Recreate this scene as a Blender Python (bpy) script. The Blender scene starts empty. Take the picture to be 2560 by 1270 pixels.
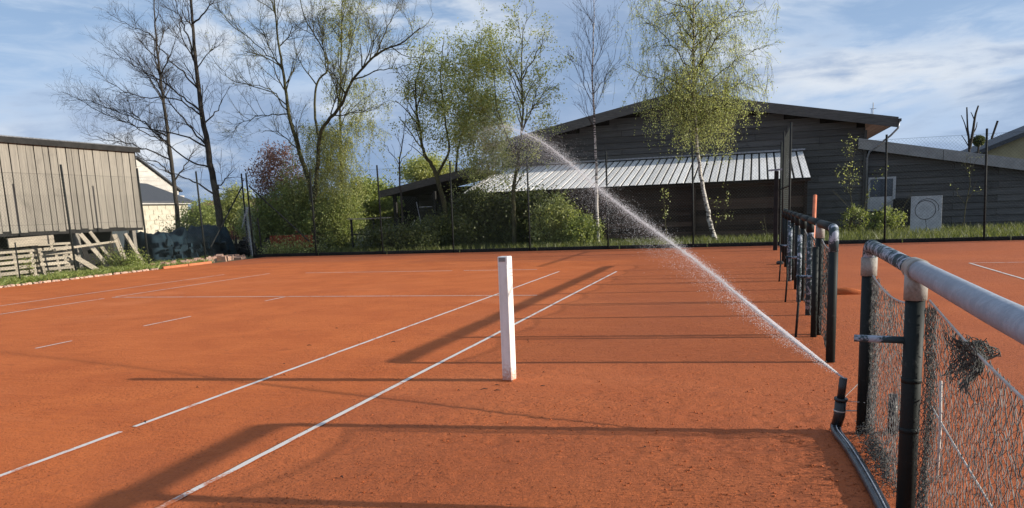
import bpy, bmesh, math, random
import numpy as np
from mathutils import Vector, Matrix

# ---------------------------------------------------------------- camera
W, H = 2560, 1270
YAW, PITCH, ROLL, FPX = 0.30513966, -0.16577485, -0.03910207, 1941.27
CAM = np.array([8.415204, -6.280572, 1.457361]); SHY = 213.847
sc = bpy.context.scene
col = sc.collection
def cam_axes():
    cy, sy, cp, sp = math.cos(YAW), math.sin(YAW), math.cos(PITCH), math.sin(PITCH)
    f = np.array([-sy*cp, cy*cp, sp]); r = np.array([cy, sy, 0.]); u = np.cross(r, f)
    c, s = math.cos(ROLL), math.sin(ROLL)
    return c*r + s*u, -s*r + c*u, f
CR, CU, CF = cam_axes()
cd = bpy.data.cameras.new('camera'); cam = bpy.data.objects.new('camera', cd); col.objects.link(cam)
cd.sensor_fit = 'HORIZONTAL'; cd.sensor_width = 36.0; cd.lens = FPX/W*36.0
cd.shift_y = SHY/W; cd.clip_start = 0.05; cd.clip_end = 3000
m4 = Matrix.Identity(4)
for i in range(3):
    m4[i][0] = CR[i]; m4[i][1] = CU[i]; m4[i][2] = -CF[i]; m4[i][3] = CAM[i]
cam.matrix_world = m4
sc.camera = cam
def ray(x, y): return CR*((x-W/2)/FPX) - CU*((y-H/2-SHY)/FPX) + CF
def at(x, y, Y):                       # point of the place seen at a pixel, at depth Y
    d = ray(x, y); return CAM + d*((Y-CAM[1])/d[1])
def atx(x, y, X):
    d = ray(x, y); return CAM + d*((X-CAM[0])/d[0])

# ---------------------------------------------------------------- sun, sky, exposure
SUN_EL = math.radians(16.2)
SUN_AZ = math.atan2(0.993, 0.117)      # from +Y towards +X
sdir = Vector((math.cos(SUN_EL)*math.sin(SUN_AZ), math.cos(SUN_EL)*math.cos(SUN_AZ), math.sin(SUN_EL)))
sl = bpy.data.lights.new('sun', 'SUN'); sl.energy = 5.0; sl.angle = math.radians(0.53); sl.color = (1.0, 0.91, 0.78)
sun = bpy.data.objects.new('sun', sl); col.objects.link(sun)
sun.rotation_euler = sdir.to_track_quat('Z', 'Y').to_euler(); sun.location = (30, 5, 20)
sc.view_settings.view_transform = 'Standard'; sc.view_settings.look = 'None'
sc.view_settings.gamma = 1.0; sc.view_settings.exposure = 0.55; sc.view_settings.use_curve_mapping = False

class NT:
    """tiny node helper"""
    def __init__(s, tree): s.t = tree; s.n = tree.nodes; s.l = tree.links
    def __call__(s, kind, ins=None, **props):
        n = s.n.new(kind)
        for k, v in props.items(): setattr(n, k, v)
        for k, v in (ins or {}).items():
            sock = n.inputs[k]
            if isinstance(v, bpy.types.NodeSocket): s.l.new(v, sock)
            else: sock.default_value = v
        return n
    def math(s, op, a, b=0.0, clamp=False):
        n = s('ShaderNodeMath', {0: a, 1: b}, operation=op, use_clamp=clamp); return n.outputs[0]
    def ramp(s, fac, stops, interp='LINEAR'):
        n = s('ShaderNodeValToRGB', {0: fac}); e = n.color_ramp.elements; n.color_ramp.interpolation = interp
        while len(e) < len(stops): e.new(0.5)
        for el, (p, c) in zip(e, stops):
            el.position = p; el.color = c if len(c) == 4 else (*c, 1)
        return n.outputs[0]
    def fac(s, v, lo, hi):
        n = s('ShaderNodeMapRange', {0: v, 1: lo, 2: hi, 3: 0.0, 4: 1.0}, interpolation_type='SMOOTHSTEP'); return n.outputs[0]
    def mix(s, f, a, b, mode='MIX'):
        n = s('ShaderNodeMix', data_type='RGBA', blend_type=mode)
        for i, v in ((0, f), (6, a), (7, b)):
            if isinstance(v, bpy.types.NodeSocket): s.l.new(v, n.inputs[i])
            else: n.inputs[i].default_value = v if i == 0 or len(v) == 4 else (*v, 1)
        return n.outputs[2]
    def noise(s, vec, scale, detail=4, rough=0.55, dist=0.0):
        return s('ShaderNodeTexNoise', {'Vector': vec, 'Scale': scale, 'Detail': detail, 'Roughness': rough, 'Distortion': dist}).outputs[0]
    def scale(s, vec, k):
        return s('ShaderNodeVectorMath', {0: vec, 1: k}, operation='MULTIPLY').outputs[0]

SKY_OFF = 30.8
wd = bpy.data.worlds.new('World'); sc.world = wd; wd.use_nodes = True
wn = NT(wd.node_tree); wn.n.clear()
sky = wn('ShaderNodeTexSky', sky_type='NISHITA', sun_disc=False, sun_elevation=SUN_EL, sun_rotation=SUN_AZ, altitude=200, air_density=1.0, dust_density=0.6, ozone_density=1.5)
tc = wn('ShaderNodeTexCoord')
sep = wn('ShaderNodeSeparateXYZ', {0: tc.outputs['Generated']})
zc = wn.math('MAXIMUM', sep.outputs[2], 0.0)
dirv = wn('ShaderNodeVectorMath', {0: tc.outputs['Generated'], 1: (SKY_OFF, 1.3, 0.4)}).outputs[0]
big = wn.noise(wn.scale(dirv, (2.0, 2.0, 6.5)), 1.0, 4, 0.5, 0.3)
mid = wn.noise(wn.scale(dirv, (4.2, 4.2, 15)), 1.0, 9, 0.60, 0.35)
fin = wn.noise(wn.scale(dirv, (9, 9, 46)), 1.0, 8, 0.62, 0.4)
low = wn.fac(zc, 0.30, 0.0)                                        # haze thickens towards the horizon
skyc = wn.mix(wn.math('ADD', wn.math('MULTIPLY', low, 0.42), 0.48), sky.outputs[0], (3.3, 4.9, 7.9))
veil = wn.mix(wn.math('ADD', wn.math('MULTIPLY', wn.fac(fin, 0.42, 0.72), 0.5), wn.math('MULTIPLY', low, 0.22)), skyc, (5.6, 6.7, 8.2))
den = wn.math('ADD', wn.math('ADD', wn.math('MULTIPLY', big, 0.58), wn.math('MULTIPLY', mid, 0.42)), wn.math('MULTIPLY', low, 0.035))
cov = wn.fac(den, 0.450, 0.53)
thick = wn.fac(wn.math('ADD', den, wn.math('MULTIPLY', wn.math('SUBTRACT', fin, 0.5), 0.16)), 0.49, 0.60)
rim = wn.noise(wn.scale(dirv, (3.1, 3.1, 8)), 1.0, 3, 0.5)
body = wn.mix(thick, wn.mix(wn.fac(rim, 0.40, 0.62), (4.6, 5.8, 7.6), (7.6, 8.0, 8.5)), wn.mix(wn.fac(mid, 0.40, 0.66), (2.4, 3.5, 5.4), (3.5, 4.5, 6.3)))
cl = wn.mix(wn.math('MULTIPLY', cov, 0.92), veil, body)
bg = wn('ShaderNodeBackground', {0: cl, 1: 0.074})
wo = wn('ShaderNodeOutputWorld', {0: bg.outputs[0]})

# ---------------------------------------------------------------- mesh helpers
def fast_mesh(name, v, f, smooth=False):
    """v: (N,3) array; f: (M,k) array of equal polygons, or list of lists"""
    me = bpy.data.meshes.new(name)
    if isinstance(f, np.ndarray):
        M, k = f.shape
        me.vertices.add(len(v)); me.vertices.foreach_set('co', np.ascontiguousarray(v, dtype=np.float32).ravel())
        me.loops.add(M*k); me.loops.foreach_set('vertex_index', np.ascontiguousarray(f, dtype=np.int32).ravel())
        me.polygons.add(M); me.polygons.foreach_set('loop_start', np.arange(0, M*k, k, dtype=np.int32))
        me.update(calc_edges=True)
    else:
        me.from_pydata([tuple(map(float, q)) for q in v], [], f); me.update()
    if smooth: me.polygons.foreach_set('use_smooth', [True]*len(me.polygons))
    return me
def frame(d):
    d = d/np.linalg.norm(d); a = np.array([0, 0, 1.]) if abs(d[2]) < 0.9 else np.array([1., 0, 0])
    u = np.cross(d, a); u /= np.linalg.norm(u); return u, np.cross(d, u)
class MB:
    def __init__(s): s.v = []; s.f = []; s.n = 0
    def add(s, v, f): s.v.append(np.asarray(v, float)); s.f += [[i+s.n for i in q] for q in f]; s.n += len(v); return s
    def box(s, c, d, rz=0.0, rx=0.0, bev=0.0):
        bm = bmesh.new(); bmesh.ops.create_cube(bm, size=1)
        bmesh.ops.scale(bm, vec=d, verts=bm.verts)
        if bev: bmesh.ops.bevel(bm, geom=list(bm.edges), offset=bev, segments=1, affect='EDGES')
        M = Matrix.Translation(c) @ Matrix.Rotation(rz, 4, 'Z') @ Matrix.Rotation(rx, 4, 'X'); bm.transform(M)
        bm.verts.index_update(); s.add([tuple(v.co) for v in bm.verts], [[v.index for v in f.verts] for f in bm.faces]); bm.free(); return s
    def bar(s, p0, p1, w, h, up=(0, 0, 1), bev=0.0):       # rectangular bar between two points
        p0, p1 = np.array(p0, float), np.array(p1, float); d = p1-p0; L = np.linalg.norm(d); d /= L
        u = np.cross(np.array(up, float), d); u /= np.linalg.norm(u); n = np.cross(d, u)
        bm = bmesh.new(); bmesh.ops.create_cube(bm, size=1); bmesh.ops.scale(bm, vec=(L, w, h), verts=bm.verts)
        if bev: bmesh.ops.bevel(bm, geom=list(bm.edges), offset=bev, segments=1, affect='EDGES')
        A = np.array([[v.co.x, v.co.y, v.co.z] for v in bm.verts]); bm.verts.index_update()
        s.add((p0+p1)/2 + A[:, :1]*d + A[:, 1:2]*u + A[:, 2:]*n, [[v.index for v in f.verts] for f in bm.faces]); bm.free(); return s
    def tube(s, pts, r, n=8, cap=True):
        pts = np.asarray(pts, float); m = len(pts); r = np.broadcast_to(np.asarray(r, float), (m,))
        tan = np.gradient(pts, axis=0); u, w = frame(tan[0]); a = np.linspace(0, 2*math.pi, n, endpoint=False); V = []
        for i in range(m):
            t = tan[i]/np.linalg.norm(tan[i]); u = u - t*np.dot(u, t); u /= np.linalg.norm(u); w = np.cross(t, u)
            V.append(pts[i] + r[i]*(np.cos(a)[:, None]*u + np.sin(a)[:, None]*w))
        F = [[i*n+j, i*n+(j+1) % n, (i+1)*n+(j+1) % n, (i+1)*n+j] for i in range(m-1) for j in range(n)]
        if cap: F += [list(range(n))[::-1], [(m-1)*n+j for j in range(n)]]
        return s.add(np.concatenate(V), F)
    def prism(s, poly, d):                                  # 3-D polygon extruded by d
        poly = np.asarray(poly, float); n = len(poly); d = np.array(d, float)
        return s.add(np.concatenate([poly, poly+d]), [list(range(n))[::-1], list(range(n, 2*n))] + [[i, (i+1) % n, n+(i+1) % n, n+i] for i in range(n)])
    def build(s, name, mat, parent=None, smooth=False):
        v = np.concatenate(s.v)
        if parent is not None: v = v - np.array(parent_loc(parent))
        o = bpy.data.objects.new(name, fast_mesh(name, v, s.f, smooth)); finish(o, mat, parent); return o
def parent_loc(p):
    l = np.zeros(3)
    while p is not None: l = l + np.array(p.location); p = p.parent
    return l
def finish(o, mat, parent=None):
    if mat is not None: o.data.materials.append(mat)
    col.objects.link(o); o.parent = parent
def fast(name, v, f, mat, parent=None, smooth=False):
    if parent is not None: v = v - parent_loc(parent)
    o = bpy.data.objects.new(name, fast_mesh(name, v, f, smooth)); finish(o, mat, parent); return o
def tag(o, label=None, cat=None, group=None, kind=None):
    for k, v in (('label', label), ('category', cat), ('group', group), ('kind', kind)):
        if v: o[k] = v
    return o
def thing(name, loc, label, cat, group=None):
    o = bpy.data.objects.new(name, None); col.objects.link(o); o.location = tuple(map(float, loc)); o.empty_display_size = 0.2
    return tag(o, label, cat, group)
def piece(name, me, parent, loc, scale, rot=(0, 0, 0)):      # copy of shared mesh data, placed in world axes of its thing
    o = bpy.data.objects.new(name, me); col.objects.link(o); o.parent = parent
    o.location = tuple(np.array(loc, float) - parent_loc(parent)); o.scale = scale; o.rotation_euler = rot; return o
def unit_board(name, mat, bev=0.02, wedge=0.0):
    bm = bmesh.new(); bmesh.ops.create_cube(bm, size=1)
    if wedge:
        for v in bm.verts:
            if v.co.y < 0 and v.co.z > 0: v.co.y += wedge
    if bev: bmesh.ops.bevel(bm, geom=list(bm.edges), offset=bev, segments=1, affect='EDGES')
    me = bpy.data.meshes.new(name); bm.to_mesh(me); bm.free(); me.materials.append(mat); return me

# ---------------------------------------------------------------- materials
def mat(name):
    m = bpy.data.materials.new(name); m.use_nodes = True; t = NT(m.node_tree); t.n.clear()
    out = t('ShaderNodeOutputMaterial'); b = t('ShaderNodeBsdfPrincipled'); t.l.new(b.outputs[0], out.inputs[0])
    return m, t, b, out
def setin(t, b, **kw):
    for k, v in kw.items():
        s = b.inputs[k.replace('_', ' ')]
        if isinstance(v, bpy.types.NodeSocket): t.l.new(v, s)
        else: s.default_value = v if not (isinstance(v, tuple) and len(v) == 3) else (*v, 1)
def bump(t, b, h, strength=0.5, dist=0.01):
    n = t('ShaderNodeBump', {'Height': h, 'Strength': strength, 'Distance': dist}); t.l.new(n.outputs[0], b.inputs['Normal']); return n
def objco(t): return t('ShaderNodeTexCoord').outputs['Object']
def worldco(t): return t('ShaderNodeNewGeometry').outputs['Position']
def rnd(t): return t('ShaderNodeObjectInfo').outputs['Random']

def mottled(name, c1, c2, scale=8, rough=0.8, bstr=0.3, stretch=(1, 1, 1), spec=0.3, metal=0.0, perobj=0.0, world=True):
    m, t, b, o = mat(name); v = worldco(t) if world else objco(t); v = t.scale(v, stretch)
    n = t.noise(v, scale, 6, 0.6, 0.3); c = t.mix(t.fac(n, 0.3, 0.7), c1, c2)
    if perobj: 
        c = t.mix(1.0, c, t.ramp(rnd(t), [(0, (1-perobj,)*3), (1, (1+perobj,)*3)]), 'MULTIPLY')
    setin(t, b, Base_Color=c, Roughness=rough, Specular_IOR_Level=spec, Metallic=metal)
    if bstr: bump(t, b, t.noise(v, scale*5, 4, 0.6), bstr, 0.006)
    return m

def make_clay():
    m, t, b, o = mat('clay'); p = worldco(t)
    big = t.noise(p, 0.16, 5, 0.6, 0.8); md = t.noise(p, 1.1, 6, 0.62, 0.5); fine = t.noise(p, 60, 4, 0.7); gr = t.noise(p, 260, 2, 0.6)
    drag = t.noise(t.scale(p, (0.5, 9, 1)), 1.2, 5, 0.6, 0.4)       # marks of the drag mat
    c = t.mix(t.fac(md, 0.3, 0.72), (0.58, 0.152, 0.038), (0.47, 0.112, 0.027))
    c = t.mix(t.math('MULTIPLY', t.fac(drag, 0.45, 0.75), 0.40), c, (0.63, 0.170, 0.043))
    c = t.mix(t.math('MULTIPLY', t.fac(fine, 0.50, 0.70), 0.65), c, (0.29, 0.072, 0.022))
    c = t.mix(t.math('MULTIPLY', t.fac(gr, 0.60, 0.8), 0.35), c, (0.62, 0.26, 0.13))
    # clay wetted where the sprinkler reaches; darker and smoother along the far end
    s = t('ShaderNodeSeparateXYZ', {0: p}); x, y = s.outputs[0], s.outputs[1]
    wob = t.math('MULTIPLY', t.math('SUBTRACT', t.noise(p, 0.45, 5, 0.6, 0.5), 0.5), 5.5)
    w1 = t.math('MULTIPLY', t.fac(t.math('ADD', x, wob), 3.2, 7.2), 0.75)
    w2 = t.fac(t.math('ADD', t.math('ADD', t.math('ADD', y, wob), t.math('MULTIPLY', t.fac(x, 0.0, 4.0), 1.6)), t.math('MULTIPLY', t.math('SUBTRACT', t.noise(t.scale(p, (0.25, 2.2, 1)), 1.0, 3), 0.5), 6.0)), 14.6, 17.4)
    wet_dark = t.math('MAXIMUM', w1, w2); wet_dark = t.math('MULTIPLY', wet_dark, t.ramp(big, [(0.3, (0.55,)*3), (0.7, (1,)*3)]))
    c = t.mix(wet_dark, c, (0.34, 0.092, 0.034))
    patch = t.fac(t.noise(p, 0.9, 4, 0.6, 0.7), 0.47, 0.62)
    pits = t.math('MULTIPLY', t.fac(t.noise(p, 42, 3, 0.55, 0.3), 0.57, 0.66), t.math('ADD', t.math('MULTIPLY', patch, 0.65), 0.32))
    c = t.mix(t.math('MULTIPLY', pits, 0.5), c, (0.14, 0.034, 0.012))
    dry = t.fac(t.noise(t.scale(p, (0.35, 0.8, 1)), 0.7, 5, 0.6, 1.0), 0.52, 0.70)
    c = t.mix(t.math('MULTIPLY', t.math('MULTIPLY', dry, t.math('SUBTRACT', 1.0, wet_dark)), 0.35), c, (0.66, 0.21, 0.075))
    foot = t.fac(t.noise(p, 2.6, 3, 0.5, 1.2), 0.64, 0.72)
    c = t.mix(t.math('MULTIPLY', foot, 0.3), c, (0.27, 0.07, 0.026))
    setin(t, b, Base_Color=c, Roughness=t.math('SUBTRACT', 0.92, t.math('MULTIPLY', wet_dark, 0.14)), Specular_IOR_Level=0.22)
    h = t.math('ADD', t.math('MULTIPLY', fine, 0.7), t.math('ADD', t.math('MULTIPLY', gr, 0.25), t.math('MULTIPLY', drag, 1.3)))
    h = t.math('ADD', h, t.math('MULTIPLY', t.noise(p, 17, 5, 0.65), 0.9)); h = t.math('SUBTRACT', h, t.math('MULTIPLY', pits, 1.2))
    bump(t, b, h, 0.8, 0.016)
    return m
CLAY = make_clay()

def make_line():
    m, t, b, o = mat('line_paint'); p = worldco(t)
    w = t.noise(p, 5, 6, 0.7, 0.6); f = t.noise(p, 55, 4, 0.7)
    yy = t('ShaderNodeSeparateXYZ', {0: p}).outputs[1]
    worn = t.math('MULTIPLY', t.fac(yy, -2.5, -3.3), 0.12)
    d = t.fac(t.math('ADD', worn, t.math('ADD', t.math('MULTIPLY', w, 0.72), t.math('MULTIPLY', f, 0.28))), 0.52, 0.64)
    setin(t, b, Base_Color=t.mix(d, (0.64, 0.60, 0.55), (0.45, 0.13, 0.045)), Roughness=0.7, Specular_IOR_Level=0.3)
    bump(t, b, f, 0.3, 0.004); return m
LINE = make_line()

def make_wood(name, c1, c2, knot=True, axis=2, bstr=0.6, per=0.22):
    m, t, b, o = mat(name); p = worldco(t); st = [14, 14, 14]; st[axis] = 0.5
    r = rnd(t); off = t('ShaderNodeCombineXYZ', {0: t.math('MULTIPLY', r, 31.0), 1: t.math('MULTIPLY', r, 17.0), 2: t.math('MULTIPLY', r, 9.0)}).outputs[0]
    v = t('ShaderNodeVectorMath', {0: t.scale(p, tuple(st)), 1: off}).outputs[0]
    g = t.noise(v, 1.6, 7, 0.65, 0.6); fine = t.noise(t.scale(v, (3, 3, 3)), 2.0, 4, 0.7)
    c = t.mix(t.fac(g, 0.28, 0.72), c1, c2)
    c = t.mix(t.math('MULTIPLY', t.fac(fine, 0.55, 0.70), 0.7), c, tuple(q*0.35 for q in c1))
    st2 = t.noise(p, 1.3, 5, 0.6, 0.4); c = t.mix(t.math('MULTIPLY', t.fac(st2, 0.56, 0.74), 0.45), c, tuple(q*0.55 for q in c2))
    c = t.mix(1.0, c, t.ramp(r, [(0, (1-per,)*3), (1, (1+per,)*3)]), 'MULTIPLY')
    setin(t, b, Base_Color=c, Roughness=0.85, Specular_IOR_Level=0.2)
    bump(t, b, t.math('ADD', g, fine), bstr, 0.008); return m
WOOD_V = make_wood('weathered_planks', (0.285, 0.262, 0.222), (0.185, 0.172, 0.150), axis=2, per=.12)
WOOD_H = make_wood('weathered_pallet_wood', (0.38, 0.335, 0.265), (0.26, 0.23, 0.185), axis=1)
DARK_H = make_wood('dark_cladding', (0.115, 0.113, 0.110), (0.070, 0.069, 0.068), axis=0, per=0.22)
BROWN_H = make_wood('dark_brown_boards', (0.075, 0.048, 0.034), (0.040, 0.030, 0.024), axis=0, per=0.5)
FELT = mottled('roof_felt', (0.045, 0.043, 0.042), (0.085, 0.082, 0.078), 6, 0.9, 0.5)
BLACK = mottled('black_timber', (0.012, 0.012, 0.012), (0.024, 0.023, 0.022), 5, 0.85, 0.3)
FASCIA_D = mottled('dark_fascia', (0.075, 0.072, 0.069), (0.115, 0.11, 0.105), 4, 0.8, 0.4, (1, 1, 6))
FASCIA_G = mottled('grey_fascia_sheet', (0.23, 0.23, 0.225), (0.30, 0.30, 0.29), 3, 0.55, 0.1, perobj=0.1)
SOFFIT = make_wood('soffit_boards', (0.72, 0.50, 0.42), (0.62, 0.40, 0.32), axis=1)
ROOFW = mottled('white_roof_sheet', (0.84, 0.83, 0.81), (0.72, 0.71, 0.69), 2, 0.5, 0.2, (3, 0.5, 1), spec=0.35, perobj=0.12)
GALV = mottled('galvanised_steel', (0.36, 0.38, 0.41), (0.22, 0.235, 0.26), 14, 0.42, 0.15, metal=0.55, spec=0.5)
FPOST = mottled('dark_fence_steel', (0.010, 0.012, 0.012), (0.020, 0.023, 0.023), 9, 0.7, 0.2, spec=0.2)
WIRE = mottled('green_wire', (0.030, 0.042, 0.036), (0.05, 0.062, 0.055), 9, 0.5, 0, spec=0.4)
def make_peel(name, base, under, lo, hi):
    m, t, b, o = mat(name); p = worldco(t); n = t.noise(p, 16, 7, 0.68, 0.5); n2 = t.noise(p, 90, 4, 0.7)
    f = t.fac(t.math('ADD', t.math('MULTIPLY', n, 0.8), t.math('MULTIPLY', n2, 0.2)), lo, hi)
    c = t.mix(f, base, under); c = t.mix(t.math('MULTIPLY', t.fac(n2, 0.55, 0.75), 0.4), c, tuple(q*0.4 for q in base))
    setin(t, b, Base_Color=c, Roughness=0.62, Specular_IOR_Level=0.22); bump(t, b, t.math('ADD', f, t.math('MULTIPLY', n2, 0.4)), 0.35, 0.003); return m
POST_D = make_peel('dark_green_post_paint', (0.012, 0.018, 0.018), (0.05, 0.058, 0.055), 0.56, 0.70)
RAIL_P = make_peel('peeling_green_rail', (0.035, 0.060, 0.068), (0.36, 0.40, 0.46), 0.50, 0.56)
RAIL_G = make_peel('blotchy_grey_rail', (0.27, 0.30, 0.345), (0.37, 0.40, 0.45), 0.40, 0.68)
FITTING = make_peel('weathered_white_fitting', (0.34, 0.33, 0.30), (0.20, 0.18, 0.155), 0.42, 0.7)
NETM = mottled('dirty_net_cord', (0.045, 0.05, 0.048), (0.26, 0.26, 0.245), 26, 0.8, 0, perobj=0.0)
NETD = mottled('dark_net_cord', (0.03, 0.034, 0.033), (0.10, 0.105, 0.10), 26, 0.8, 0)
ROPE = mottled('pale_rope', (0.60, 0.57, 0.52), (0.40, 0.37, 0.33), 60, 0.8, 0.3)
def make_postpaint():
    m, t, b, o = mat('white_post_paint'); p = worldco(t); n = t.noise(t.scale(p, (1, 1, .5)), 9, 6, .65); f = t.noise(p, 70, 4, .7)
    c = t.mix(t.fac(n, .35, .7), (0.80, 0.79, 0.76), (0.68, 0.66, 0.61))
    c = t.mix(t.math('MULTIPLY', t.fac(f, .60, .72), .35), c, (0.42, 0.38, 0.33))
    z = t('ShaderNodeSeparateXYZ', {0: p}).outputs[2]
    splash = t.fac(t.math('ADD', t.math('MULTIPLY', t.noise(p, 45, 5, .7), .5), t.math('MULTIPLY', z, -1.1)), .08, .26)
    c = t.mix(t.math('MULTIPLY', splash, .75), c, (0.46, 0.16, 0.065))
    setin(t, b, Base_Color=c, Roughness=.5, Specular_IOR_Level=.35); bump(t, b, f, .15, .003); return m
WHITE = make_postpaint()
GREYIN = mottled('grey_slot', (0.16, 0.16, 0.16), (0.25, 0.25, 0.24), 12, 0.6, 0.1)
BLACKP = mottled('black_plastic', (0.012, 0.012, 0.013), (0.022, 0.022, 0.023), 20, 0.35, 0.15, spec=0.5)
HOSEM = mottled('worn_black_hose', (0.016, 0.018, 0.022), (0.05, 0.055, 0.065), 18, 0.3, 0.1, spec=0.6)
STRIPE = mottled('hose_stripe', (0.45, 0.47, 0.5), (0.3, 0.32, 0.35), 30, 0.4, 0)
TARP = mottled('blue_tarpaulin', (0.009, 0.020, 0.030), (0.016, 0.036, 0.050), 5, 0.8, 0.8, spec=.15)
REDS = mottled('red_sheet', (0.34, 0.072, 0.028), (0.24, 0.05, 0.02), 5, 0.7, 0.3, (3, 3, 1))
ORANGE = mottled('orange_pole_paint', (0.62, 0.20, 0.10), (0.48, 0.14, 0.07), 12, 0.5, 0.1)
PANELW = mottled('pale_grey_board', (0.46, 0.47, 0.48), (0.36, 0.37, 0.38), 5, 0.7, 0.15)
STONEW = mottled('cream_render', (0.56, 0.52, 0.42), (0.46, 0.42, 0.33), 3, 0.85, 0.4)
WHITEW = mottled('white_gable', (0.50, 0.48, 0.44), (0.40, 0.38, 0.35), 2, 0.8, 0.2)
SLATE = mottled('dark_slate', (0.045, 0.05, 0.06), (0.07, 0.075, 0.085), 8, 0.7, 0.4)
TILE = mottled('red_brown_tiles', (0.20, 0.075, 0.055), (0.13, 0.055, 0.042), 9, 0.8, 0.6)
BEIGE = mottled('beige_render', (0.38, 0.33, 0.20), (0.33, 0.285, 0.17), 2, 0.85, 0.2)
PALE = mottled('pale_sheeting', (0.55, 0.60, 0.66), (0.66, 0.70, 0.74), 3, 0.4, 0.1)
EDGE = mottled('edging_stone', (0.52, 0.40, 0.33), (0.40, 0.20, 0.13), 16, 0.9, 0.5, perobj=0.3)
EDGEB = mottled('clay_stained_board', (0.46, 0.17, 0.085), (0.36, 0.13, 0.06), 6, 0.9, 0.3)
def make_glass():
    m, t, b, o = mat('window_glass'); setin(t, b, Base_Color=(0.02, 0.024, 0.028), Roughness=0.06, Specular_IOR_Level=0.9); return m
GLASS = make_glass()
BARK = mottled('dark_bark', (0.060, 0.052, 0.042), (0.026, 0.022, 0.018), 14, 0.9, 0.8, (1, 1, 0.3))
TWIG = mottled('brown_twigs', (0.060, 0.048, 0.036), (0.030, 0.025, 0.020), 6, 0.9, 0)
TWIGG = mottled('olive_twigs', (0.085, 0.080, 0.035), (0.050, 0.045, 0.022), 4, 0.9, 0)
MOSS = mottled('mossy_bark', (0.085, 0.085, 0.035), (0.040, 0.036, 0.022), 9, 0.95, 0.8, (1, 1, 0.4))
def make_birch():
    m, t, b, o = mat('birch_bark'); p = worldco(t)
    n = t.noise(t.scale(p, (6, 6, 22)), 1.0, 5, 0.6, 0.4); n2 = t.noise(t.scale(p, (3, 3, 1.2)), 1.0, 3)
    f = t.fac(t.math('ADD', t.math('MULTIPLY', n, 0.7), t.math('MULTIPLY', n2, 0.3)), 0.485, 0.55)
    setin(t, b, Base_Color=t.mix(f, (0.50, 0.47, 0.42), (0.045, 0.04, 0.035)), Roughness=0.8); bump(t, b, n, 0.4, 0.006); return m
BIRCH = make_birch()
def make_leaf(name, c1, c2, c3, trans=0.45):
    m, t, b, o = mat(name); r = t('ShaderNodeNewGeometry').outputs['Random Per Island']
    n = t.noise(worldco(t), 1.6, 3); r2 = t.math('ADD', t.math('MULTIPLY', r, 0.65), t.math('MULTIPLY', n, 0.35))
    c = t.ramp(r2, [(0.15, c1), (0.5, c2), (0.85, c3)])
    setin(t, b, Base_Color=c, Roughness=0.55, Specular_IOR_Level=0.3)
    tr = t('ShaderNodeBsdfTranslucent', {0: t.mix(1.0, c, (1.15*2*trans, 1.12*2*trans, 0.65*2*trans), 'MULTIPLY')})
    mx = t('ShaderNodeAddShader', {0: b.outputs[0], 1: tr.outputs[0]}); t.l.new(mx.outputs[0], o.inputs[0]); return m
LEAF_B = make_leaf('birch_leaves', (0.165, 0.192, 0.068), (0.24, 0.27, 0.105), (0.35, 0.36, 0.18), 0.5)
LEAF_W = make_leaf('young_leaves', (0.115, 0.132, 0.042), (0.18, 0.195, 0.066), (0.28, 0.28, 0.12), 0.5)
LEAF_D = make_leaf('olive_leaves', (0.090, 0.106, 0.034), (0.155, 0.175, 0.060), (0.30, 0.31, 0.14), 0.5)
LEAF_I = make_leaf('ivy_leaves', (0.026, 0.036, 0.012), (0.050, 0.064, 0.018), (0.10, 0.115, 0.032), 0.3)
LEAF_R = make_leaf('plum_leaves', (0.060, 0.030, 0.025), (0.105, 0.050, 0.040), (0.18, 0.10, 0.08))
LEAF_G = make_leaf('bush_leaves', (0.066, 0.086, 0.024), (0.12, 0.148, 0.042), (0.23, 0.25, 0.090), 0.5)
GRASSM = make_leaf('grass_blades', (0.034, 0.044, 0.012), (0.060, 0.075, 0.020), (0.11, 0.12, 0.040), 0.4)
def make_ground():
    m, t, b, o = mat('grassy_soil'); p = worldco(t)
    n = t.noise(p, 0.9, 6, 0.65); n2 = t.noise(p, 14, 5, 0.7)
    c = t.mix(t.fac(n, 0.35, 0.65), (0.040, 0.052, 0.016), (0.060, 0.046, 0.028)); c = t.mix(t.math('MULTIPLY', n2, 0.6), c, (0.075, 0.085, 0.026))
    setin(t, b, Base_Color=c, Roughness=0.95); bump(t, b, n2, 0.8, 0.05); return m
GROUND = make_ground()
def make_water():
    m, t, b, o = mat('water_droplets')
    setin(t, b, Base_Color=(0.92, 0.94, 0.96), Roughness=0.15, Specular_IOR_Level=0.6)
    tl = t('ShaderNodeBsdfTranslucent', {0: (0.92, 0.94, 0.97, 1)}); mx = t('ShaderNodeMixShader', {0: 0.55, 1: b.outputs[0], 2: tl.outputs[0]})
    tp = t('ShaderNodeBsdfTransparent'); m2 = t('ShaderNodeMixShader', {0: 0.42, 1: mx.outputs[0], 2: tp.outputs[0]})
    t.l.new(m2.outputs[0], o.inputs[0]); return m
WATER = make_water()

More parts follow.
